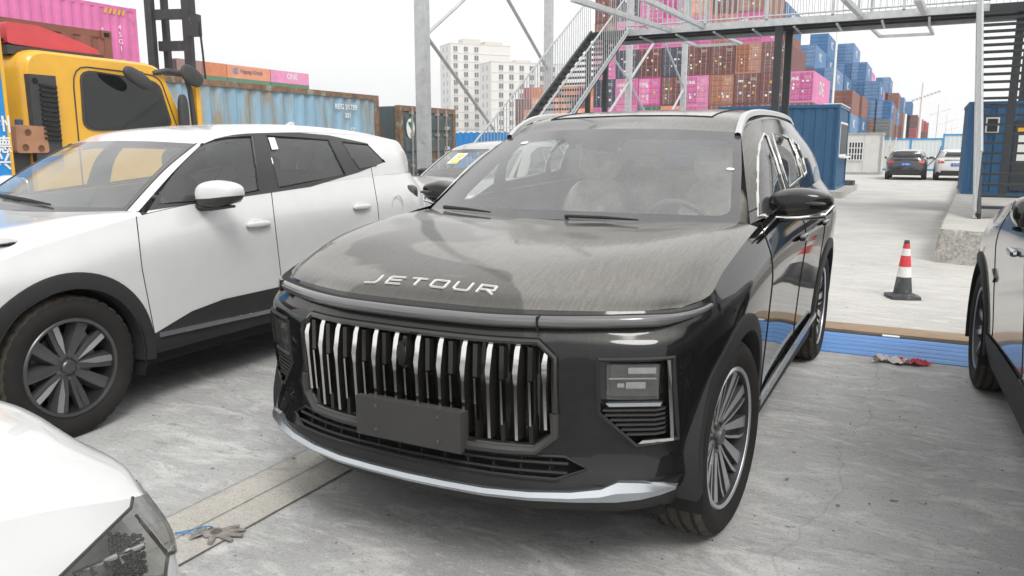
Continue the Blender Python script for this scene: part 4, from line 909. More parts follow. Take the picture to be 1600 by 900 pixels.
b = MB(); b.grid([[(x, -.055 - j * .02, .004 + .006 * math.sin(j + i)) for i, x in enumerate(np.linspace(-.05 - .008 * j, .05 + .008 * j, 9))] for j in range(4)]); b.obj('cuff', M_glove, t)
b = MB(); b.ell((.005, .012, .007), (.036, .036, .005), 2, 16, 6); b.ell((-.03, -.03, .006), (.022, .016, .005), 2, 12, 6); b.obj('stain', M_glove2, t)
b = MB(); b.tube([(.062 * math.cos(a) * (1 + .1 * math.sin(3 * a)), .018 * math.sin(a) + .02 * math.cos(a), .006 + .004 * math.sin(2 * a)) for a in np.linspace(.4, 2 * math.pi, 24)], .0022, 6)
o = b.obj('wire_loop', mat('blue_wire', (.03, .22, .48), .4)); o.location = (-.862, -.985, .008); o.rotation_euler = (0, 0, R(28)); tag(o, 'thin blue wire loop lying beside the dirty glove', 'wire')

gr_ = random.Random(21); b = MB()
for i in range(900):
    x, y = gr_.uniform(-3.5, 3.2), gr_.uniform(-2.2, 3.0); r_ = gr_.choice((.002, .003, .003, .004, .006)); a = gr_.uniform(0, 6.28)
    V = [(x + r_ * math.cos(a), y + r_ * math.sin(a), 0), (x + r_ * math.cos(a + 2), y + r_ * 1.3 * math.sin(a + 2), 0), (x + r_ * math.cos(a + 4.1), y + r_ * math.sin(a + 4.1), 0), (x + r_ * .2, y, r_ * .9)]
    b.add(V, [(0, 1, 3), (1, 2, 3), (2, 0, 3)])
tag(b.obj('grit', mat('grit_stone', (.12, .11, .10), .9, var=.6, vs=30), None, 0), kind='stuff')
# ================================================================== containers
def paint(nm, c, st=.0, sc=(.22, .12, .07)):
    m = mat('container_' + nm, c, .6, var=.14, vs=1.2, stain=max(st, .05), scol=tuple(k * .55 + .06 for k in c))
    t, b_, l = nodes(m); src = b_.inputs['Base Color'].links[0].from_socket; oi = t.nodes.new('ShaderNodeObjectInfo'); hv = t.nodes.new('ShaderNodeHueSaturation'); mr = t.nodes.new('ShaderNodeMapRange'); mr.inputs[3].default_value = .78; mr.inputs[4].default_value = 1.22
    ms = t.nodes.new('ShaderNodeMapRange'); ms.inputs[3].default_value = 1.05; ms.inputs[4].default_value = .72
    l(oi.outputs['Random'], mr.inputs[0]); l(oi.outputs['Random'], ms.inputs[0]); l(mr.outputs[0], hv.inputs['Value']); l(ms.outputs[0], hv.inputs['Saturation']); l(src, hv.inputs['Color']); l(hv.outputs[0], b_.inputs['Base Color']); return m   # every box has faded differently
P_ = {'pink': paint('pink', (.60, .10, .32)), 'magenta': paint('magenta', (.62, .06, .30)), 'maroon': paint('maroon', (.16, .042, .035), .06), 'brown': paint('brown', (.24, .085, .055), .06), 'orange brown': paint('orange_brown', (.36, .115, .05), .08),
      'navy': paint('navy', (.035, .045, .085)), 'red': paint('red', (.42, .045, .055)), 'blue': paint('blue', (.035, .17, .38)), 'orange': paint('orange', (.70, .20, .045)), 'green': paint('green', (.03, .17, .07)), 'grey': paint('grey', (.17, .18, .18)), 'pale brown': paint('pale_brown', (.33, .15, .11))}
M_rod = mat('locking_rod', (.42, .38, .36), .5, metal=.4)
M_lab = {'w': M_paper, 'y': mat('label_yellow', (.70, .42, .03), .6)}
H = 2.896; CW = 2.438
def corr(b, L, x, z0, z1, sg, pitch=.278, dep=.036):
    n = int((L - .24) / pitch); y = .12; st = (L - .24) / n; pts = []
    for i in range(n): pts += [(y + i * st, 0), (y + (i + .26) * st, 0), (y + (i + .5) * st, dep), (y + (i + .76) * st, dep)]
    pts.append((L - .12, 0)); V = []
    for yy, d in pts: V += [(x - sg * (d + .012), yy, z0), (x - sg * (d + .012), yy, z1)]
    b.add(V, [(2 * i, 2 * i + 1, 2 * i + 3, 2 * i + 2) for i in range(len(pts) - 1)])
CM = {}
def cont_mesh(L, h=H, front=False):
    k = (L, h, front)
    if k in CM: return CM[k]
    b = MB(); w2 = CW / 2
    for x in (-w2, w2 - .10):
        for y in (0, L - .12): b.bx(x, x + .10, y, y + .12, 0, h)
        b.bx(x + .01, x + .07, .12, L - .12, 0, .16); b.bx(x + .01, x + .07, .12, L - .12, h - .10, h - .005)
    for y in (0, L - .10): b.bx(-w2 + .1, w2 - .1, y + .005, y + .09, 0, .15); b.bx(-w2 + .1, w2 - .1, y + .005, y + .09, h - .12, h - .004)
    for sg in (1, -1): corr(b, L, sg * w2, .15, h - .09, sg)
    b.bx(-w2 + .08, w2 - .08, .1, L - .1, h - .04, h - .022); b.bx(-w2 + .08, w2 - .08, .1, L - .1, .05, .12)
    b.bx(-w2 + .1, w2 - .1, L - .08, L - .05, .15, h - .12)
    if front:
        V = []
        xs = np.linspace(-w2 + .1, w2 - .1, 33)
        for i, x in enumerate(xs): d = .03 if i % 4 in (1, 2) else .06; V += [(x, d, .15), (x, d, h - .12)]
        b.add(V, [(2 * i, 2 * i + 2, 2 * i + 3, 2 * i + 1) for i in range(32)])
    for x in (-w2 - .004, w2 - .158):
        for y in (-.004, L - .158):
            for z in (-.0, h - .118): b.bx(x, x + .162, y, y + .162, z, z + .118, 1)
    CM[k] = b.mesh('container', [P_['brown'], P_['brown']], 0); return CM[k]
def door_mesh(h=H):
    k = ('d', h)
    if k in CM: return CM[k]
    b = MB(); dw = CW / 2 - .11; b.bx(.008, dw, -.02, .03, .17, h - .13)
    n = 5; zh = (h - .32) / n
    for i in range(n):
        z = .19 + i * zh + .06; b.prism([(z, 0), (z + .05, -.035), (z + zh - .16, -.035), (z + zh - .11, 0)], lambda a, c, d: (d, -.02 + c, a), .06, dw - .06)
    for z in (.5, 1.05, 1.75, h - .55): b.bx(dw - .05, dw + .05, -.045, .0, z, z + .09)
    CM[k] = b.mesh('door', P_['brown'], 0); return CM[k]
def rod_mesh(h=H):
    k = ('r', h)
    if k in CM: return CM[k]
    b = MB(); b.bar((0, -.085, .10), (0, -.085, h - .06), .034, .034)
    for z in (.14, .8, 1.6, h - .2): b.bx(-.045, .045, -.10, -.05, z, z + .07)
    b.bar((0, -.11, 1.15), (.32, -.11, 1.13), .03, .02)
    CM[k] = b.mesh('locking_bar', M_rod, 0); return CM[k]
def quad_mesh(m):
    k = ('q', m)
    if k not in CM: b = MB(); b.add([(-.5, 0, -.5), (.5, 0, -.5), (.5, 0, .5), (-.5, 0, .5)], [(0, 1, 2, 3)]); CM[k] = b.mesh('label', m, 0)
    return CM[k]
TX = {}
def txt(s, size, m, bold=.0):
    k = (s, size, m.name)
    if k not in TX: TX[k] = text_mesh(s, size, m, .004, bold=bold)
    return TX[k]
CR = random.Random(11)
def container(label, pnt, x1, y0, z0, L=12.19, h=H, detail=2, group=None, front=False, text=None, side=None, dirt=1, name='shipping_container', cat='container'):
    o = link(name, cont_mesh(L, h, front), None, (x1 - CW / 2, y0, z0)); m = P_[pnt] if isinstance(pnt, str) else pnt; recolour(o, m, m); tag(o, label, cat, group)
    if not front and detail:
        for sg in (1, -1):
            d = link('door', door_mesh(h), o, (0, .03, 0)); d.scale = (sg, 1, 1); recolour(d, m)
        if detail > 1:
            for x in (-.86, -.36, .36, .86): link('locking_bar', rod_mesh(h), o, (x, .03, 0)).scale = (1 if x < 0 else -1, 1, 1)
            for k in range(CR.randint(4, 7)):
                q = link('door_label', quad_mesh(M_lab['y' if CR.random() < .25 else 'w']), o, (CR.choice((-.62, -.2, .2, .62)) + CR.uniform(-.08, .08), -.032, CR.choice((.75, 1.05, 1.35, 1.7, 2.0)))); q.scale = (CR.uniform(.12, .24), 1, CR.uniform(.12, .26))
            for z in (2.42, 2.27): link('door_text', txt(CR.choice(('TGHU734', 'BEAU521', 'FDCU018', 'TCNU460')), .15, M_paper), o, (.62, -.034, z)).rotation_euler = (R(90), 0, 0)
        if text: link('door_logo', txt(text, .42, M_paper, .012), o, (-.6, -.036, 2.22)).rotation_euler = (R(90), 0, 0)
    if side:
        s_, sz, yy, zz = side; q = link('side_logo', txt(s_, sz, M_paper, .015), o, (CW / 2 + .006, yy, zz)); q.rotation_euler = (R(90), 0, R(90))
    return o
# --- big stack: columns counted from its right edge
XR, PT = -8.57, 2.488
ROWS = {0: 'brown,maroon,brown,navy,pink,brown,red,maroon,navy', 1: 'maroon,brown,maroon,brown,pink,orange,green,pink,pink', 2: 'pink,maroon,maroon,orange brown,pink,maroon,magenta,pink,navy',
        3: ',maroon,orange brown,maroon,maroon,navy,maroon,navy,pink', 4: ',,pink,red,magenta,pink,magenta,pink,brown', 5: ',,pale brown,maroon,orange,magenta,pink,navy,maroon'}
LOGO = {(2, 0): 'ONE', (2, 2): 'tex', (2, 4): 'ONE', (2, 6): 'ONE', (2, 7): 'ONE', (4, 2): 'ONE', (4, 4): 'ONE', (3, 8): 'ONE'}
RW = ['ground', 'second', 'third', 'fourth', 'fifth', 'top']
for r, line in ROWS.items():
    for c, p in enumerate(line.split(',')):
        if p: container(f"{p} container door end, {RW[r]} tier, {ORD[c]} column from right, big stack", p, XR - c * PT + CR.uniform(-.02, .02), 78.4 + CR.uniform(-.05, .05), r * H, L=13.7 if (r, c) == (2, 0) else 12.19, group='containers in the big front stack', text=LOGO.get((r, c)), side=('ONE', 1.9, 6.1, 1.5) if (r, c) in ((2, 0), (4, 2)) else None)
def stack(y, cols, grp, lab, L=12.19, det=1, texts='MSC'):
    for i, (x, rows) in enumerate(cols):
        for k, p in enumerate(rows):
            if p: container(f"{p} container in {lab}, {RW[min(k, 5)]} tier, {ORD[i]} from right", p, x, y, k * H, L, detail=det, group=grp, side=(texts, 1.55, L * .45, 1.7) if p == 'blue' and texts else (('ONE', 1.2, L * .5, 1.6) if p == 'pink' else None))
g_ = 'containers stepping away behind the big stack'
stack(91.6, [(XR - 2 * PT, ['brown', 'blue', 'maroon', 'brown', 'brown', 'blue'])], g_, 'the bay right behind the front stack')
stack(107, [(-7.42, ['blue', 'blue', 'brown']), (-9.75, ['brown', 'maroon', 'blue', 'blue']), (-12.15, ['blue', 'brown', 'blue', 'maroon', 'blue'])], g_, 'the stepped bay with brown doors')
stack(119.5, [(-7.1, ['blue', 'blue', 'brown']), (-9.6, ['blue', 'brown', 'blue', 'blue']), (-12.1, ['brown', 'blue', 'brown', 'blue', 'blue', 'blue'])], g_, 'the bay behind the brown doors', texts='MSC')
def xat(u, v, y): return un(u, v, 'y', y).x
stack(132.5, [(xat(1392, 178, 132.5), ['blue', 'grey', 'blue']), (xat(1373, 155, 132.5), ['brown', 'brown', 'blue', 'blue']), (xat(1353, 125, 132.5), ['blue', 'blue', 'brown', 'blue', 'blue']), (xat(1333, 98, 132.5), ['blue', 'maroon', 'brown', 'blue', 'blue', 'blue'])], g_, 'the stepped bay of blue boxes')
stack(146, [(xat(1396, 178, 146), ['brown', 'brown', 'brown']), (xat(1376, 150, 146), ['blue', 'brown', 'brown', 'pink']), (xat(1360, 122, 146), ['blue', 'brown', 'maroon', 'pink', 'pink'])], g_, 'the bay with pink boxes on top')
stack(163, [(xat(1402, 180, 163), ['blue', 'brown', 'blue', 'brown']), (xat(1388, 160, 163), ['blue', 'brown', 'brown', 'brown', 'blue'])], g_, 'the sixth bay back')
stack(178, [(xat(1411, 178, 178), ['blue', 'maroon', 'brown', 'blue']), (xat(1400, 165, 178), ['blue', 'blue', 'blue', 'brown'])], g_, 'the seventh bay back')
stack(195, [(xat(1433, 195, 195), ['maroon', 'red', 'maroon']), (xat(1424, 180, 195), ['blue', 'blue', 'blue', 'blue'])], g_, 'the eighth bay back', texts=None)
for i, y in enumerate((212, 226, 240, 254)): stack(y, [(xat(1437.5 + i * 4.2, 205, y), ['red', 'maroon', 'red'])], g_, f'the {("ninth", "tenth", "eleventh", "farthest")[i]} bay back', texts=None)
# --- stacks seen through the left stairs, far off
for c in range(11):
    u = 806 + c * 12.2; x1 = un(u + 12.2, 130, 'y', 190).x
    for k in range(6):
        p = ('orange', 'maroon', 'orange', 'orange', 'maroon', 'orange', 'red')[(c * 3 + k * 2) % 7] if c else ('maroon' if k < 5 else '')
        if p: container(f"{p} container far behind the left stairs, {RW[k]} tier, {ORD[c]} column from the left", p, x1, 190, k * H, 6.06, detail=1, group='far orange stack behind the stairs')
# --- row seen over the light blue container
far = [(106.6, 'brown', None, 6.06), (112.85, 'orange', None, 6.06), (119.1, 'orange', 'Hapag-Lloyd', 12.19), (131.5, 'magenta', 'ONE', 12.19)]
for i, (y, p, tx_, L_) in enumerate(far):
    for k in range(7):
        top_ = k == 6
        o = container((f"{p} container far off above the light blue container, " + ('with dark lettering' if tx_ == 'Hapag-Lloyd' else 'with white lettering' if tx_ else 'plain, ' + ('at left end' if i == 0 else 'beside lettered one'))) if top_ else f"{'green' if k == 5 else 'maroon'} far container, {RW[min(k, 5)] if k < 5 else 'sixth'} tier, below the {('brown', 'plain orange', 'lettered orange', 'magenta')[i]} one", p if top_ else ('green' if k == 5 else 'maroon'), -128.6, y, k * 2.66, L_, 2.66, detail=0, group='far row above the light blue container' if top_ else f'lower tiers of the far row {ORD[i]} block')
        if top_ and tx_: q = link('side_logo', txt(tx_, 1.25 if i == 2 else 1.7, P_['navy'] if i == 2 else M_paper, .02), o, (CW / 2 + .02, L_ * .55, 1.55)); q.rotation_euler = (R(90), 0, R(90))
        if top_ and i == 2:
            for s_ in (0, 1): q = link('side_emblem', txt('«', 2.6, P_['blue'], .03), o, (CW / 2 + .03, 2.0 + s_ * .5, 1.7)); q.rotation_euler = (R(90), 0, R(90))
# --- light blue rusty container, dark doored one, pink and brown ones by the truck
def rusty(nm, c, rust, amt):
    m = mat(nm, c, .7, var=.14, vs=1.5, stain=amt, scol=rust, streak=(2.4, 2.4, .55)); return m
M_lblue = rusty('container_light_blue_rusty', (.26, .42, .54), (.30, .25, .17), .72)
o = container('faded light blue container streaked with rust, behind the white SUV roof', M_lblue, -9.42, 5.57, 0, 6.06, 2.591, 0, front=True, name='rusty_container')
M_rust = mat('rust_frame', (.21, .13, .08), .85, var=.4, vs=7, stain=.4, scol=(.30, .36, .30), bump=.4)
b = MB(); w2 = CW / 2
b.bx(w2 - .11, w2 + .012, 5.93, 6.07, 0, 2.60); b.bx(w2 - .07, w2 + .010, .1, 5.95, 2.50, 2.60); rf = b.objs('rusty_rail', M_rust, o)
for s_, y, z, sz in (('REG 31739', 4.95, 2.30, .155), ('221', 5.0, 2.13, .13), ('5T', 5.15, 1.83, .14)):
    q = link('side_marking', txt(s_, sz, M_paper, .002), o, (w2 + .004, y, z)); q.rotation_euler = (R(90), 0, R(90))
DK = rusty('container_dark_grey_rusty', (.085, .11, .115), (.20, .12, .06), .42)
t = thing('rusty_container', 'dark grey rusty container, its door end with crocodile badge beside the light blue one', 'container', (-9.55, 12.62, 0))
t.rotation_euler = (0, 0, R(90))        # door end (local -y) faces +x
hh = 2.45; b = MB(); W2 = 1.25
for x in (-W2, W2 - .12): b.bx(x, x + .12, 0, .14, 0, hh)
b.bx(-W2 + .12, W2 - .12, .0, .1, hh - .13, hh); b.bx(-W2 + .12, W2 - .12, 0, .1, 0, .16); b.v = [(x + W2, y, z) for x, y, z in b.v]; b.objs('door_frame', M_rust, t)
b = MB(); b.bx(.02, 2 * W2 - .02, .1, 6.06, .02, hh - .02); b.obj('container_box', DK, t)
for k, x in enumerate((.13, W2 + .01)):
    b = MB(); b.bx(x, x + W2 - .15, .02, .06, .17, hh - .14)
    for i in range(4): z = .3 + i * .52; b.prism([(z, 0), (z + .05, -.03), (z + .33, -.03), (z + .38, 0)], lambda a, c, d: (d, .02 + c, a), x + .08, x + W2 - .23)
    b.obj('door', DK, t, 0)
    for dx in (.32, .72):
        b = MB(); b.bar((x + dx, -.04, .1), (x + dx, -.04, hh - .04), .035, .035)
        for z in (.2, 1.0, 1.75, hh - .2): b.bx(x + dx - .05, x + dx + .05, -.06, .03, z, z + .07)
        b.obj('locking_bar', M_rod, t, 0)
b = MB(); b.ell((.42, -.012, 1.92), (.17, .004, .24), 2, 24, 8); bd = b.obj('door_badge', M_paper, t)
b = MB(); b.prism([(.33, 2.08), (.44, 2.06), (.50, 1.98), (.52, 1.86), (.56, 1.80), (.50, 1.72), (.44, 1.72), (.45, 1.84), (.42, 1.92), (.36, 1.98), (.32, 2.02)], lambda a, c, d: (a, d, c), -.024, -.016); b.obj('badge_animal', mat('badge_green', (.02, .20, .09), .6), bd)
b = MB(); b.ell((.86, -.02, 1.35), (.09, .004, .10), 2, 16, 6); b.obj('door_label', M_paper, t)
for s_, z in (('3997', 1.95), ('2200', 1.45), ('30480', 1.33), ('2180', 1.21)): q = link('door_text', txt(s_, .12, M_paper, .001), t, (2.05, -.016, z)); q.rotation_euler = (R(90), 0, 0)
o = container('pink container high on the left with white vertical markings, upper of two', 'magenta', -19.5, 13.46 - 12.19, 2.591, 12.19, 2.896, 0, front=True)
for s_, y, z in (('S\nE\nG\nU\n \n5\n7\n4\n4', 11.05, 1.35), ('4\n5\nG\n1', 11.6, 2.0)): q = link('side_marking', txt(s_, .20, M_paper), o, (CW / 2 + .006, y, z)); q.rotation_euler = (R(90), 0, R(90))
q = link('side_marking', txt('G', .22, M_lab['y'], .01), o, (CW / 2 + .006, 11.62, 1.32)); q.rotation_euler = (R(90), 0, R(90))
for k in range(5): q = link('hazard_stripe', quad_mesh(M_lab['y']), o, (CW / 2 + .004, 11.2 + k * .14, 2.72)); q.rotation_euler = (0, R(25), R(90)); q.scale = (.07, 1, .16)
container('pink container under the upper pink one, hidden by truck cab', 'magenta', -19.5, 13.46 - 12.19, 0, 12.19, 2.591, 0, front=True)
o = container('brown container behind the yellow truck cab, open corner casting on top', 'brown', -9.35, 5.10 - 6.06, .56, 6.06, 2.591, 0, front=True)
b = MB(); b.box((CW / 2 + .004, 5.98, 2.53), (.012, .085, .06)); b.obj('casting_hole', M_dark, o)
t = thing('flat_trailer', 'low steel trailer carrying the brown container, hidden behind the truck', 'trailer', (-10.57, 2.1, 0))
b = MB(); b.bx(-1.2, 1.2, -3.1, 3.0, .42, .555); b.obj('trailer_bed', M_clad, t)
for y in (-2, 2):
    for sg in (1, -1): b = MB(); b.lathe([(.05, -.1), (.21, -.1), (.21, .1), (.05, .1)], 20, 0, (sg * 1.0, y, .21)); b.obj('wheel', M_tyre, t)

# ================================================================== yellow truck, its sign board, the mast
M_yel = mat('truck_yellow', (.80, .42, .015), .35, coat=.5, var=.06, dust=.05)
M_blk = mat('truck_black', (.035, .036, .038), .6, var=.15, dust=.06); M_redp = mat('red_plastic', (.62, .06, .075), .45, var=.08, dust=.06)
TRK = thing('yellow_truck', 'yellow truck cab with black mirrors and red roof spoiler behind the white SUV', 'truck', (-7.2, 3.4, 0))
prof = rounded([(-1.0, .75), (1.15, .75), (1.20, 1.55), (.78, 2.50), (-.98, 2.52)], .13, 5)
def scaled(P, d): cy = sum(p[0] for p in P) / len(P); cz = sum(p[1] for p in P) / len(P); return [(cy + (a - cy) * d, cz + (c - cz) * d) for a, c in P]
b = MB(); rows = [[(x, a, c) for a, c in scaled(prof, k)] for x, k in ((.0, .955), (-.025, .98), (-.09, 1.0), (-1.61, 1.0), (-1.675, .98), (-1.70, .955))]
b.grid(rows, close=True); n = len(prof); b.f.append(tuple(range(n))); b.m.append(0); b.f.append(tuple(range(len(b.v) - 1, len(b.v) - 1 - n, -1))); b.m.append(0); b.obj('cab', M_yel, TRK, 40)
def slab(nm, P, x0, x1, m, par=TRK, r=.18): b = MB(); b.prism(rounded(P, r), lambda a, c, d: (d, a, c), x0, x1); return b.obj(nm, m, par, 30)
WP = [(-.32, 1.66), (.86, 1.72), (.70, 2.27), (-.30, 2.33)]
slab('window_seal', scaled(WP, 1.06), -.01, .012, M_blk); slab('side_window', WP, .010, .016, mat('cab_glass', (.012, .013, .014), .05, coat=.3, var=.3, vs=2))
b = MB(); P = rounded([(-.42, .85), (.98, .85), (1.0, 1.6), (.74, 2.355), (-.42, 2.38)], .16); b.tube([(.004, a, c) for a, c in P + P[:1]], .008, 6, cap=False); b.obj('door_gap', M_blk, TRK)
IN = MB(); IN.bx(-.16, .06, -.96, -.66, 1.30, 2.24); o_in = IN.obj('air_intake', M_blk, TRK)
for k in range(12): b = MB(); z = 2.12 - k * .052; b.prism([(-.86, z), (-.67, z - .02), (-.67, z + .004), (-.86, z + .024)], lambda a, c, d: (d, a, c), .055, .085); b.obj('intake_slat', M_clad, o_in)
b = MB(); b.lathe([(.001, .0), (.035, .0)], 16, 0, (.064, -.90, 2.17)); b.obj('intake_hole', M_dark, o_in)
b = MB(); b.prism(rounded([(-.98, 2.57), (.12, 2.54), (.08, 2.61), (-.10, 2.67), (-.62, 2.80), (-.98, 2.80)], .1), lambda a, c, d: (d, a, c), -1.45, -.22); b.obj('roof_spoiler', M_redp, TRK, 40)
b = MB(); b.bx(-1.47, -.20, -1.0, .14, 2.46, 2.555); b.obj('spoiler_base', M_blk, TRK)
# mirrors on their bent brackets
def disc_between(nm, A, B, w_, th, m):
    A, B = Vector(A), Vector(B); d = (B - A); ln = d.length / 2; x = d.normalized(); z = (CAM - q - (A + B) / 2).normalized(); z = (z - x * z.dot(x) + Vector((0, 0, .35))).normalized(); z = (z - x * z.dot(x)).normalized(); y = z.cross(x); M = Matrix((x, y, z)).transposed().to_4x4(); M.translation = (A + B) / 2
    b = MB(); b.ell((0, 0, 0), (ln, w_, th), 2.5, 24, 12); b.xf(M); return b.obj(nm, m, TRK, 50)
q = Vector((-7.2, 3.4, 0))
disc_between('mirror', un(193, 107, 'x', -6.95) - q, un(237, 137, 'x', -6.95) - q, .085, .05, M_blk); disc_between('mirror', un(283, 106, 'x', -7.0) - q, un(316, 131, 'x', -7.0) - q, .11, .035, M_blk)
b = MB(); b.tube([(-.02, .66, 2.38), (.06, .82, 2.42), (.12, 1.04, 2.38), (.10, 1.12, 2.2), (.08, 1.18, 1.72)], .035, 8); b.obj('mirror_bracket', M_blk, TRK)
b = MB(); b.tube([(.0, .78, 2.42), (.10, 1.05, 2.43), tuple(un(296, 112, 'x', -7.0) - q)], .016, 6); b.tube([(.0, .30, 2.36), (.10, .42, 2.36), tuple(un(200, 108, 'x', -6.95) - q)], .016, 6); tag(b.obj('mirror_arm', M_blk, TRK), kind='stuff')
b = MB(); b.bx(-.02, .12, 1.20, 1.27, 1.40, 2.30); b.obj('corner_panel', M_yel, TRK, 0); b = MB(); b.ell((.09, 1.0, 1.86), (.05, .07, .28), 3); b.obj('mirror', M_blk, TRK)
b = MB(); b.ell((-.35, .98, 2.42), (.05, .05, .05), 2); b.bx(-.40, -.30, .93, 1.03, 2.3, 2.4); b.obj('roof_lamp', M_blk, TRK)
b = MB(); b.bx(-1.6, -.1, -3.6, 1.0, .55, .78); b.bx(-1.55, -.02, -1.32, -.99, .55, 1.40); b.obj('chassis', M_blk, TRK)
for y in (.35, -2.6):
    for x in (-.12, -1.55): b = MB(); b.lathe([(.10, -.13), (.24, -.13), (.45, -.11), (.45, .11), (.24, .13), (.10, .10)], 28, 0, (x, y, .45)); b.obj('wheel', M_tyre, TRK)
b = MB(); b.tube([(-.3, -1.16, 1.9), (-.3, -1.13, 2.5), (-.3, -1.0, 2.62), (-.3, -.9, 2.55), (-.3, -.95, 2.2)], .022, 6); b.obj('air_hose', M_clad, TRK)
t = thing('plastic_barrier', 'orange brown plastic barrier block with round holes and blue cap beside blue sign', 'barrier', (-7.35, 2.42, 1.40))
b = MB(); b.prism(rounded([(-.20, 0), (.16, 0), (.15, .285), (-.18, .30)], .12), lambda a, c, d: (d, a, c), -.18, .22); M_tank = mat('tank_plastic', (.42, .20, .10), .6, var=.15, vs=5, dust=.1, dcol=(.5, .4, .35)); b.obj('barrier_body', M_tank, t, 40)
for y, z in ((-.06, .22), (-.10, .06), (.07, .05)): b = MB(); b.lathe([(.036, .003), (.030, -.0), (.001, -.001)], 16, 0, (.222, y, z)); b.obj('round_hole', mat('tank_hole', (.16, .07, .04), .8), t)
b = MB(); b.lathe([(.001, .06), (.045, .06), (.045, 0), (.03, 0)], 16); b.v = [(v[1] + .02, v[2] - .02, v[0] + .30) for v in b.v]; b.obj('cap', mat('cap_blue', (.05, .10, .25), .5), t)
M_sblue = mat('sign_blue', (.012, .26, .66), .4, var=.08, vs=3)
t = thing('sign_board', 'tall blue board with white Chinese characters and yellow edge at left border', 'sign', (-6.9, 2.04, 0))
b = MB(); b.bx(-.06, 0, -1.3, -.035, .55, 2.62); b.obj('board', M_sblue, t); b = MB(); b.bx(-.065, .006, -.034, 0, .5, 2.80); b.obj('edge_strip', M_yel, t)
b = MB(); b.bx(-.06, 0, -1.3, -.035, 2.625, 2.80); b.obj('top_band', M_yel, t); b = MB(); b.bx(-.06, .004, -1.3, -.035, 2.803, 2.95); b.obj('cap_panel', M_paper, t)
for x in (-.9, -.2): b = MB(); b.bx(-.10, -.065, x - .03, x + .03, 0, 2.6); b.obj('board_post', M_blk, t)
for ch, v in (('州', 196), ('德', 228), ('兴', 254)):
    p = un(3, v, 'x', -6.9); q = link('character', text_mesh(ch, .185, M_paper, .003, bold=.003), t, (.006, p.y - 2.04, p.z)); q.rotation_euler = (R(90), 0, R(90))
# handler mast
M_mast = mat('mast_steel', (.035, .035, .037), .6, var=.25, vs=3, stain=.12, scol=(.13, .12, .11))
mp0 = CAM + pray(272, 100) * 1.0; d_ = pray(272, 150); k_ = 30 / (d_.xy.length); mc = CAM + d_ * k_
t = thing('container_handler', 'black lift mast of a container handler rising behind the yellow truck', 'forklift', (mc.x, mc.y, 0), YAW - R(8))
for x, y, w_ in ((-.66, 0, .24), (.62, .1, .26), (-.42, .5, .16), (.36, .5, .16)): b = MB(); b.bx(x - w_ / 2, x + w_ / 2, y - .12, y + .12, .2, 9.5); o = b.obj('mast_rail', M_mast, t)
for z in (3.9, 4.9, 5.9, 6.9, 7.9, 8.9): b = MB(); b.bx(-.56, .5, -.02 if int(z) % 2 else .2, .16 if int(z) % 2 else .36, z - .16, z + .16); b.obj('mast_crossbar', M_mast, t)
b = MB(); b.tube([(.95, -.1, 5.4), (.95, -.1, 9.4)], .09, 10); b.obj('lift_cylinder', M_mast, t)
b = MB(); b.box((.98, -.1, 5.5), (.34, .3, .7)); b.obj('chain_sheave', M_mast, t)
b = MB(); b.tube([(1.15, -.1, 5.6), (1.22, -.12, 4.6), (1.3, -.1, 2.5), (1.3, -.1, 1)], .035, 6); b.obj('hydraulic_hose', M_clad, t)
b = MB(); b.bx(-1.3, 1.3, .7, 5.0, .5, 1.9); b.bx(-.8, .8, 1.5, 3.2, 1.9, 3.0); b.obj('handler_body', M_yel, t, 0)
for x in (-1.2, 1.2):
    for y in (1.2, 4.2): b = MB(); b.lathe([(.2, -.25), (.62, -.25), (.62, .25), (.2, .25)], 24, 0, (x, y, .62)); b.obj('wheel', M_tyre, t)

# ================================================================== footbridge with two stairs
M_galv = mat('galvanised_steel', (.52, .535, .54), .42, metal=.55, var=.14, vs=7, stain=.1, scol=(.36, .36, .35))
M_char = mat('charcoal_steel', (.030, .033, .036), .55, var=.15)
M_deck = mat('deck_underside', (.10, .105, .108), .7, var=.2)
YB0, YB1, ZD = 17.0, 18.25, 4.22
BR = thing('footbridge', 'grey steel footbridge spanning the roadway with thin barred railings', 'footbridge', (0, 0, 0))
xl0, xl1, xr0, xr1 = -6.46, -5.53, 2.42, 3.65
b = MB(); b.bx(xl0, xr1, YB0 + .03, YB1 - .03, ZD + .09, ZD + .15); b.obj('deck', M_deck, BR)
b = MB(); b.bx(xl1, xr0, YB0 - .03, YB0 + .03, ZD + .06, ZD + .22); b.obj('edge_beam', M_galv, BR); b = MB(); b.bx(xl0, xr1, YB1 - .03, YB1 + .03, ZD, ZD + .2); b.obj('edge_beam', M_galv, BR)
for x0, x1 in ((xl0, xl1), (xr0, xr1)): b = MB(); b.bx(x0, x1, YB0 - .05, YB0 + .02, ZD + .0, ZD + .2); b.obj('landing_beam', M_char, BR)
for y in (17.35, 17.8): b = MB(); b.bx(xl0 + .05, xr1 - .05, y - .02, y + .02, ZD + .04, ZD + .088); b.obj('stringer_beam', M_char, BR)
for k in range(9): x = -5.2 + k * .93; b = MB(); b.bx(x - .025, x + .025, YB0 + .035, YB1 - .035, ZD + .0, ZD + .038); b.obj('cross_beam', M_galv, BR)
for u, y in ((1217, 17.1), (1233, 18.1)): x = un(u, 60, 'y', y).x; b = MB(); b.bx(x - .085, x + .085, y - .06, y + .06, 0, ZD + .08); b.obj('support_post', M_char, BR)
for u, y in ((919, 18.0), (946, 17.25)): x = un(u, 120, 'y', y).x; b = MB(); b.bx(x - .06, x + .06, y - .06, y + .06, 0, ZD + .08); b.obj('support_post', M_char, BR)
for u, y in ((1590, 17.3), (1606, 18.1)): x = un(u, 80, 'y', y).x; b = MB(); b.bx(x - .075, x + .075, y - .07, y + .07, .43, ZD + .08); b.obj('support_post', M_char, BR)
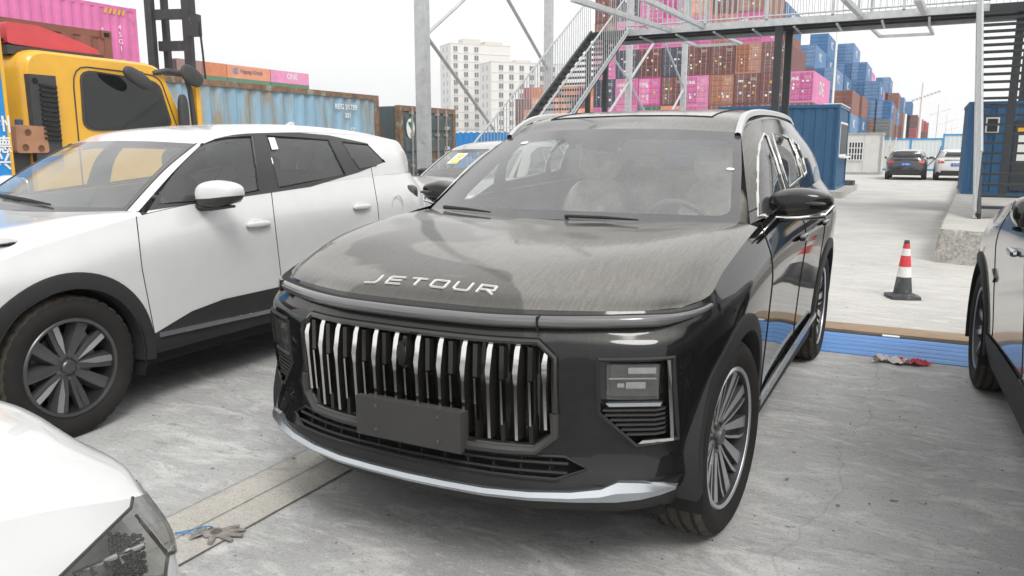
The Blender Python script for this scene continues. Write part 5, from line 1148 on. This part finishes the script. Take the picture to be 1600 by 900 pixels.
def railing(nm, pts, h, par, sp=.13, m=M_galv, r=.014, mid=True):
    b = MB()
    for p, q in zip(pts[:-1], pts[1:]):
        p, q = Vector(p), Vector(q); n = max(1, int((q - p).length / sp))
        for i in range(n + 1): c = p.lerp(q, i / n); b.bar(c + Vector((0, 0, .06)), c + Vector((0, 0, h)), r, r)
    tag(b.obj('balusters', m, par, 0), kind='stuff')
    for z in ([h, .08] if mid else [h]): b = MB(); b.tube([Vector(p) + Vector((0, 0, z)) for p in pts], .022, 6); b.obj('handrail', m, par)
    b = MB()
railing('front', [(xl1, YB0, ZD + .21), (xr0, YB0, ZD + .21)], 1.1, BR); railing('back', [(xl0, YB1, ZD + .2), (xr1, YB1, ZD + .2)], 1.1, BR)
for k in range(6): x = -5.0 + k * 1.45; b = MB(); b.bx(x - .03, x + .03, YB0 - .03, YB0 + .03, ZD + .2, ZD + 1.3); b.obj('rail_post', M_galv, BR)
def stairs(x0, x1, lab, ptop, pbot, n, rails=True):
    S = thing('steel_stairs', lab, 'stairs', (x0, pbot[0], pbot[1])); dy, dz = ptop[0] - pbot[0], ptop[1] - pbot[1]; w_ = x1 - x0
    for x in (0, w_): b = MB(); b.bar((x, 0, .0), (x, dy, dz), .05, .20); b.obj('stringer', M_char, S, 0)
    for i in range(1, n + 1): f = i / (n + 1); b = MB(); b.bx(.03, w_ - .03, dy * f - .11, dy * f + .11, dz * f - .018, dz * f + .018); b.obj('tread', M_char, S, 0)
    for x in (-.05, w_ + .05):
        railing('stair', [(x, 0, .02), (x, dy, dz)], .95, S, .16)
        b = MB(); b.tube([(x, -.02, .0), (x, dy, dz)], .03, 8); b.obj('side_tube', M_galv, S)
    return S
stairs(xl0, xl1, 'steel stairs with thin balusters climbing left of the black SUV roof', (16.9, 4.36), (10.6, .42), 24)
stairs(2.25, 3.45, 'steel stairs with open treads climbing from island at right edge', (16.9, 4.36), (10.48, .43), 24)
LF = MB(); LF.bx(-6.7, -5.3, 10.2, 10.9, 0, .42); tag(LF.obj('stair_footing', M_island), kind='structure')
# galvanised frame: four posts, cross rods, rakers and hanging brackets
GT = thing('steel_gantry', 'tall galvanised gantry frame of square posts and crossed rods behind the cars', 'gantry', (0, 0, 0))
def dep(u, v, d): r = pray(u, v); f = Vector((-math.sin(YAW), math.cos(YAW), 0)); return CAM + r * (d / r.dot(f))
pd = []
for u, d, w_ in ((660.5, 15, .255), (857, 23.5, .26), (983, 31, .26), (1069.5, 35, .26)):
    p = dep(u, 100, d); b = MB(); b.bx(p.x - w_ * .40, p.x + w_ * .40, p.y - w_ * .40, p.y + w_ * .40, 0, 12); b.obj('gantry_post', M_galv, GT, 0); pd.append((p, d))
    b = MB(); b.bx(p.x - .3, p.x + .3, p.y - .3, p.y + .3, 0, .03); b.obj('base_plate', M_galv, GT)
def rod(a, c, r=.035, nm='brace'): b = MB(); b.tube([a, c], r, 8); return b.obj(nm, M_galv, GT)
rod(dep(667, 53, 15), dep(740, -14, 18)); rod(dep(667, 57, 15), dep(772, 203, 19)); rod(dep(785, -16, 19), dep(855, 108, 23.5), .045); rod(dep(857, 112, 23.5), dep(905, 190, 27), .04)
rod(dep(1026, 60, 33), dep(983, 127, 31), .05); rod(dep(983, 127, 31), dep(944, 188, 29), .05); rod(dep(950, 78, 29), dep(983, 127, 31), .04); rod(dep(983, 127, 31), dep(1012, 185, 32), .04)
rod(dep(1035, 58, 33), dep(1069, 138, 35), .04); rod(dep(1069, 138, 35), dep(1042, 188, 34), .05)
def beam(a, c, w_, nm): b = MB(); b.bar(a, c, w_, w_); return b.obj(nm, M_galv, GT, 0)
for (u1, v1), (u0, v0) in (((1046, 47), (895, -2)), ((1097, 41), (1005, -3)), ((1346, 25), (1318, -4)), ((1445, 20), (1434, -4))):
    e = un(u1, v1, 'y', YB0 - .06); beam(e, un(u0, v0, 'x', e.x), .10, 'raker')
for (a, c, d, e) in (((1052, 58), (1090, 72), (1158, 68), (1124, 54)), ((1356, 38), (1375, 57), (1458, 53), (1449, 34))):
    A = un(*a, 'y', 18.4); z = A.z - .05
    P4 = [un(*a, 'y', 18.4), un(*c, 'y', 20.4), un(*d, 'y', 20.4), un(*e, 'y', 18.4)]
    for i in range(3): beam(P4[i], P4[i + 1], .07, 'hanging_bracket')
for k in range(7):
    u = (1062, 1078, 1093, 1107, 1118, 1340, 1360)[k]; e = un(u, 38, 'y', 18.35); beam((e.x, 18.35, ZD + .1), (e.x, 18.35, ZD + 1.5), .055, 'upright')

# ================================================================== huts, cabin, hoarding, fence
M_hblue = mat('hut_blue', (.010, .088, .20), .45, var=.08, vs=2, dust=.05)
M_hrim = mat('hut_rim', (.014, .105, .23), .45)
def wallrib(b, p, q, z0, z1, pitch=.30, dep_=.025, mi=0):
    p, q = Vector(p), Vector(q); L_ = (q - p).length; d = (q - p) / L_; nrm = Vector((d.y, -d.x, 0)); n = int(L_ / pitch); V = []
    for i in range(n):
        for f, o in ((0, 0), (.5, 0), (.58, dep_), (.92, dep_)): c = p + d * (L_ * (i + f) / n) - nrm * o; V += [(c.x, c.y, z0), (c.x, c.y, z1)]
    V += [(q.x, q.y, z0), (q.x, q.y, z1)]; b.add(V, [(2 * i, 2 * i + 2, 2 * i + 3, 2 * i + 1) for i in range(len(V) // 2 - 1)], mi)
hx, hy = -.93, 23.0
t = thing('guard_hut', 'dark blue ribbed guard hut with side hatch right behind the black SUV', 'hut', (hx, hy, .2))
b = MB(); wallrib(b, (-3.6, 0, 0), (0, 0, 0), .08, 2.48); wallrib(b, (0, 0, 0), (0, 3.1, 0), .08, 2.48); b.bx(-3.55, -.05, .05, 3.05, .05, 2.45); b.obj('hut_wall', M_hblue, t, 0)
for z in (.0, 2.46): b = MB(); b.bx(-3.63, .03, -.03, 3.13, z, z + .09); b.obj('hut_frame', M_hrim, t)
b = MB(); b.bx(-.04, .035, -.035, .05, .09, 2.46); b.bx(-.04, .035, 3.05, 3.135, .09, 2.46); b.objs('corner_post', M_hrim, t)
b = MB(); b.bx(-.45, .05, -.04, 3.14, 2.552, 2.58); b.obj('roof_edge', M_paper, t)
a_, c_ = un(1314, 190, 'x', hx), un(1322, 245, 'x', hx); y0, y1 = a_.y - hy, c_.y - hy; z0, z1 = c_.z - .2, a_.z - .2
b = MB(); b.bx(-.01, .012, y0, y1, z0, z1); wf_ = b.obj('window_frame', M_paper, t); b = MB(); b.bx(.013, .018, y0 + .07, y1 - .05, z0 + .10, z1 - .06); b.obj('window_pane', mat('dark_pane', (.02, .022, .025), .45), wf_)
b = MB(); b.bx(.046, .16, y0 - .05, y1, z0 - .02, z0 + .03); b.obj('window_shelf', M_paper, t)
b = MB(); b.bx(-5, -.62, 22.0, 28.0, 0, .2); tag(b.obj('hut_plinth', M_island), kind='structure')
b = MB(); b.prism([(0, 0), (.9, 0), (.8, .14), (.3, .17), (0, .16)], lambda a, c, d: (-1.0 + d, 26.5 + a, .2 + c), 0, .34); tag(b.obj('rubber_block', M_crubber), 'low black rubber block lying on the plinth behind the guard hut', 'block')
# right hut on the island
t = thing('site_hut', 'blue site hut with wall camera behind the open stairs at right', 'hut', (2.27, 17.75, .43))
b = MB(); wallrib(b, (0, 0, 0), (3.2, 0, 0), .06, 2.0, .26, .03); wallrib(b, (0, 3, 0), (0, 0, 0), .06, 2.0, .26, .03); b.bx(.04, 3.2, .05, 3, .05, 1.99); b.obj('hut_wall', M_hblue, t, 0)
for z in (.0, 1.98): b = MB(); b.bx(-.02, 3.22, -.02, 3.02, z, z + .06); b.obj('hut_frame', M_hblue, t)
b = MB(); b.bx(-.02, .05, -.022, .05, .06, 1.98); b.obj('corner_post', M_hrim, t)
p = un(1550, 195, 'y', 17.7); b = MB(); b.bx(p.x - 2.27 - .12, p.x - 2.27 + .14, -.05, -.01, p.z - .43 - .18, p.z - .43 + .16); wf_ = b.obj('window_frame', M_paper, t); b = MB(); b.bx(p.x - 2.27 - .09, p.x - 2.27 + .11, -.056, -.051, p.z - .43 - .15, p.z - .43 + .13); b.obj('window_pane', MATS['dark_pane'], wf_)
p = un(1532, 176, 'y', 17.6); b = MB(); b.ell((p.x - 2.27, -.15, p.z - .43), (.05, .07, .05), 2.5); b.bx(p.x - 2.27 - .02, p.x - 2.27 + .02, -.12, .0, p.z - .43 + .03, p.z - .43 + .06); cc = b.obj('wall_camera', M_paper, t); b = MB(); b.ell((p.x - 2.27, -.20, p.z - .45), (.035, .03, .035), 2); b.obj('camera_dome', M_gloss, cc)
p = un(1582, 240, 'y', 17.7); b = MB(); b.bx(p.x - 2.27, p.x - 2.27 + 1.2, -.06, -.01, .1, 1.62); dr = b.obj('hut_door', M_char, t); b = MB(); b.bx(p.x - 2.27 + .08, p.x - 2.27 + 1.1, -.066, -.061, .75, 1.30); b.obj('door_panel', M_paper, dr); b = MB(); b.bx(p.x - 2.27 + .05, p.x - 2.27 + 1.1, -.068, -.061, 1.38, 1.46); b.obj('door_strip', M_lab['y'], dr)
# white cabin
M_cab = mat('cabin_white', (.58, .58, .55), .6, var=.06, vs=2, stain=.12, scol=(.42, .40, .36)); M_cabf = mat('cabin_frame', (.34, .33, .31), .6)
t = thing('site_cabin', 'off white site cabin with barred window beyond the blue guard hut', 'cabin', (-.72, 45.6, 0))
b = MB(); b.bx(-4.2, -.06, .04, 3, .12, 2.2); b.obj('cabin_wall', M_cab, t)
for z in (0, 2.2): b = MB(); b.bx(-4.24, 0, 0, 3.04, z, z + .11); b.obj('cabin_frame', M_cabf, t)
b = MB(); b.bx(-.12, 0, .01, .13, .11, 2.2); b.obj('cabin_post', M_cabf, t)
for x in (-.95, -2.1): b = MB(); b.bx(x - .01, x + .01, .028, .05, .12, 2.19); b.obj('panel_joint', M_cabf, t)
a_, c_ = un(1327, 222, 'y', 45.6), un(1347, 250, 'y', 45.6); b = MB(); b.bx(a_.x + .72, c_.x + .72, .0, .06, c_.z, a_.z); wf_ = b.obj('window_pane', MATS['dark_pane'], t)
b = MB()
for i in range(6): x = a_.x + .72 + (c_.x - a_.x) * i / 5; b.bx(x - .02, x + .02, -.04, -.02, c_.z - .02, a_.z + .02)
for i in range(4): z = c_.z + (a_.z - c_.z) * i / 3; b.bx(a_.x + .70, c_.x + .74, -.055, -.042, z - .02, z + .02)
b.objs('window_bar', M_paper, t, 0)
# hoarding
M_hoard = mat('hoarding_white', (.60, .64, .66), .55, var=.04); M_hb = mat('hoarding_blue', (.03, .25, .52), .5)
t = thing('hoarding', 'pale panel hoarding with blue posts behind the two far sedans', 'fence', (0, 55.5, 0))
us = [1330, 1376, 1422, 1472.5, 1515, 1560]; xs = [un(u, 240, 'y', 55.5).x for u in us]
for i in range(5):
    h_ = 2.06 if i < 3 else 2.32; b = MB(); wallrib(b, (xs[i], 0, 0), (xs[i + 1], 0, 0), .14, h_, .22, .015); b.obj('wall_panel', M_hoard, t, 0)
    b = MB(); b.bx(xs[i] + .05, xs[i + 1] - .05, -.03, .05, h_ - .06, h_ + .04); b.obj('top_rail', M_hb, t); b = MB(); b.bx(xs[i] + .05, xs[i + 1] - .05, -.03, .05, 0, .13); b.obj('bottom_rail', M_hb, t)
    b = MB(); b.bx(xs[i] - .05, xs[i] + .05, -.05, .05, 0, h_ + .06); b.obj('wall_post', M_hb, t)
lx0, lx1 = un(1383, 265, 'y', 54.4).x, un(1396, 218, 'y', 55.3).x
t = thing('ladder', 'pale wooden ladder leaning on the hoarding left of black sedan', 'ladder', (lx0, 54.3, 0)); M_lad = mat('ladder_wood', (.55, .48, .38), .8)
for dx in (-.22, .22): b = MB(); b.bar((dx, 0, 0), (lx1 - lx0 + dx * .8, 1.05, 2.15), .05, .07); b.obj('ladder_rail', M_lad, t)
for i in range(1, 7): f = i / 7; b = MB(); b.bar(((lx1 - lx0) * f - .21, 1.05 * f, 2.15 * f), ((lx1 - lx0) * f + .21, 1.05 * f, 2.15 * f), .04); b.obj('rung', M_lad, t)
P = [un(u, v, 'y', 55.2) for u, v in ((1471, 228), (1466, 241), (1457, 252), (1448, 260), (1440, 264))]; P[-1].z = .03; b = MB(); b.tube(crm(P, 4), .03, 6); tag(b.obj('hose', M_clad), 'dark hose hanging down the hoarding between the two far sedans', 'hose')
t = None
b = MB(); wallrib(b, (-30, 0, 0), (-5.5, 0, 0), .05, 2.2, .30, .04); f_ = thing('blue_fence', 'bright blue ribbed metal fence between dark container and footbridge stairs', 'fence', (0, 29.5, 0)); b.obj('fence_sheet', mat('fence_blue', (.02, .22, .55), .45, var=.05), f_, 0)
b = MB(); b.bx(-30, -5.5, .02, .08, 2.16, 2.24); b.obj('fence_rail', M_paper, f_)
for x in range(-30, -5, 3): b = MB(); b.bx(x, x + .08, .06, .14, 0, 2.2); b.obj('fence_post', M_hb, f_)

# ================================================================== apartment blocks
M_bwall = mat('block_render', (.74, .725, .69), .8, var=.03, vs=.4); M_bside = mat('block_side', (.62, .59, .54), .8, var=.03, vs=.4); M_bwin = mat('block_window', (.12, .13, .15), .3); M_bwin2 = mat('block_window_side', (.42, .44, .46), .4)
def block(lab, u, d, vtop, W_, D_, cols, floors, fh, rz, roofs, v0=0):
    p = dep(u, 232, d); top = (231.8 - vtop) / FPX * d * 1.0 + CAM.z
    t = thing('apartment_block', lab, 'building', (p.x, p.y, 0), YAW + rz)
    b = MB(); b.bx(0, W_, 0, D_, 0, top); b.obj('wall', M_bwall, t, 0); b = MB(); b.bx(-.06, W_ + .06, -.06, D_ + .06, top, top + .5); b.obj('parapet', M_bside, t, 0)
    for x0, x1, y0, y1, h in roofs: b = MB(); b.bx(x0, x1, y0, y1, top + .5, top + h); b.obj('roof_room', M_bside, t, 0)
    k = ('w', lab); b = MB(); b.bx(-.8, .8, -.04, .05, 0, 1.7); me = b.mesh('window', M_bwin, 0); b = MB(); b.bx(-.05, .05, -.09, -.045, 0, 1.7); b.bx(-.95, .95, -.22, -.045, -.25, -.1); mm = b.mesh('window_frame', M_bwall, 0)
    for f in range(floors):
        z = top - 2.4 - f * fh
        for x in cols: w_ = link('window', me, t, (x, 0, z)); link('window_frame', mm, w_)
        b = MB(); b.bx(-.15, W_, -.16, 0, z - .75, z - .55); b.obj('floor_band', M_bwall, t, 0)
        for y in (4, 8): o = link('window', me, t, (0, y, z)); o.rotation_euler = (0, 0, R(-90)); recolour(o, M_bwin2)
block('tall white apartment block with dark windows, left of the two far blocks', 706, 300, 77, 24, 12, (1.9, 6.0, 10.2), 13, 3.05, R(24), [(6, 13, 3, 8, 2.6), (15, 22, 3, 8, 2.0)])
block('lower white apartment block with dark windows, right of the two far blocks', 768, 275, 104, 34, 12, (3.6, 7.4, 11.2, 15, 19, 23, 27), 10, 3.05, R(22), [(10, 16, 3, 7, 1.5)])

# ================================================================== poles and far light masts
def mast(lab, u, vt, d, r, arms, name='light_mast'):
    p = dep(u, 232, d); z = CAM.z + (231.8 - vt) / FPX * d
    t = thing(name, lab, 'pole', (p.x, p.y, 0)); b = MB(); b.tube([(0, 0, 0), (0, 0, z)], [r, r * .75], 8); b.obj('pole', M_paper if r > .05 else M_galv, t)
    for va, (uL, vL), (uR, vR) in arms:
        A, B = dep(uL, vL, d) - Vector((p.x, p.y, 0)), dep(uR, vR, d) - Vector((p.x, p.y, 0)); b = MB(); b.tube([A, B], r * .3, 6); ar = b.obj('cross_arm', M_galv, t)
        for i in range(8): c = A.lerp(B, (i + .5) / 8); b = MB(); b.box((c.x, c.y, c.z), (r * 1.6, r * 1.6, r * 1.2)); b.obj('lamp_head', M_galv, ar)
mast('slim white pole rising behind the blue guard hut before the stacks', 1296, 42, 36, .055, [], 'pole')
mast('tallest white light mast with slanted cross arm at far right of stacks', 1434, 134, 90, .17, [(0, (1424, 158), (1470, 142))])
mast('second light mast with slanted cross arm, right of the tallest mast', 1461, 165, 150, .14, [(0, (1452, 180), (1486, 170))])
mast('third light mast, lower and farther than the second', 1475, 180, 220, .14, [(0, (1467, 195), (1494, 186))])
mast('farthest small light mast low beside the right hoarding', 1484, 190, 300, .14, [(0, (1478, 204), (1498, 199))])
mast('short thick white camera pole behind the hoarding left of black sedan', 1411, 180, 62, .10, [], 'camera_pole')

# ================================================================== thin haze over the yard
hz = bpy.data.materials.new('haze_air'); hz.use_nodes = True; hz.node_tree.nodes.clear()
ho = hz.node_tree.nodes.new('ShaderNodeOutputMaterial'); hv = hz.node_tree.nodes.new('ShaderNodeVolumePrincipled')
hv.inputs['Color'].default_value = (.96, .97, .98, 1); hv.inputs['Density'].default_value = .0009; hv.inputs['Anisotropy'].default_value = .2
hz.node_tree.links.new(hv.outputs[0], ho.inputs['Volume'])
b = MB(); b.bx(-430, 430, -100, 430, -1, 46); tag(b.obj('haze', hz, None, 0), kind='stuff')
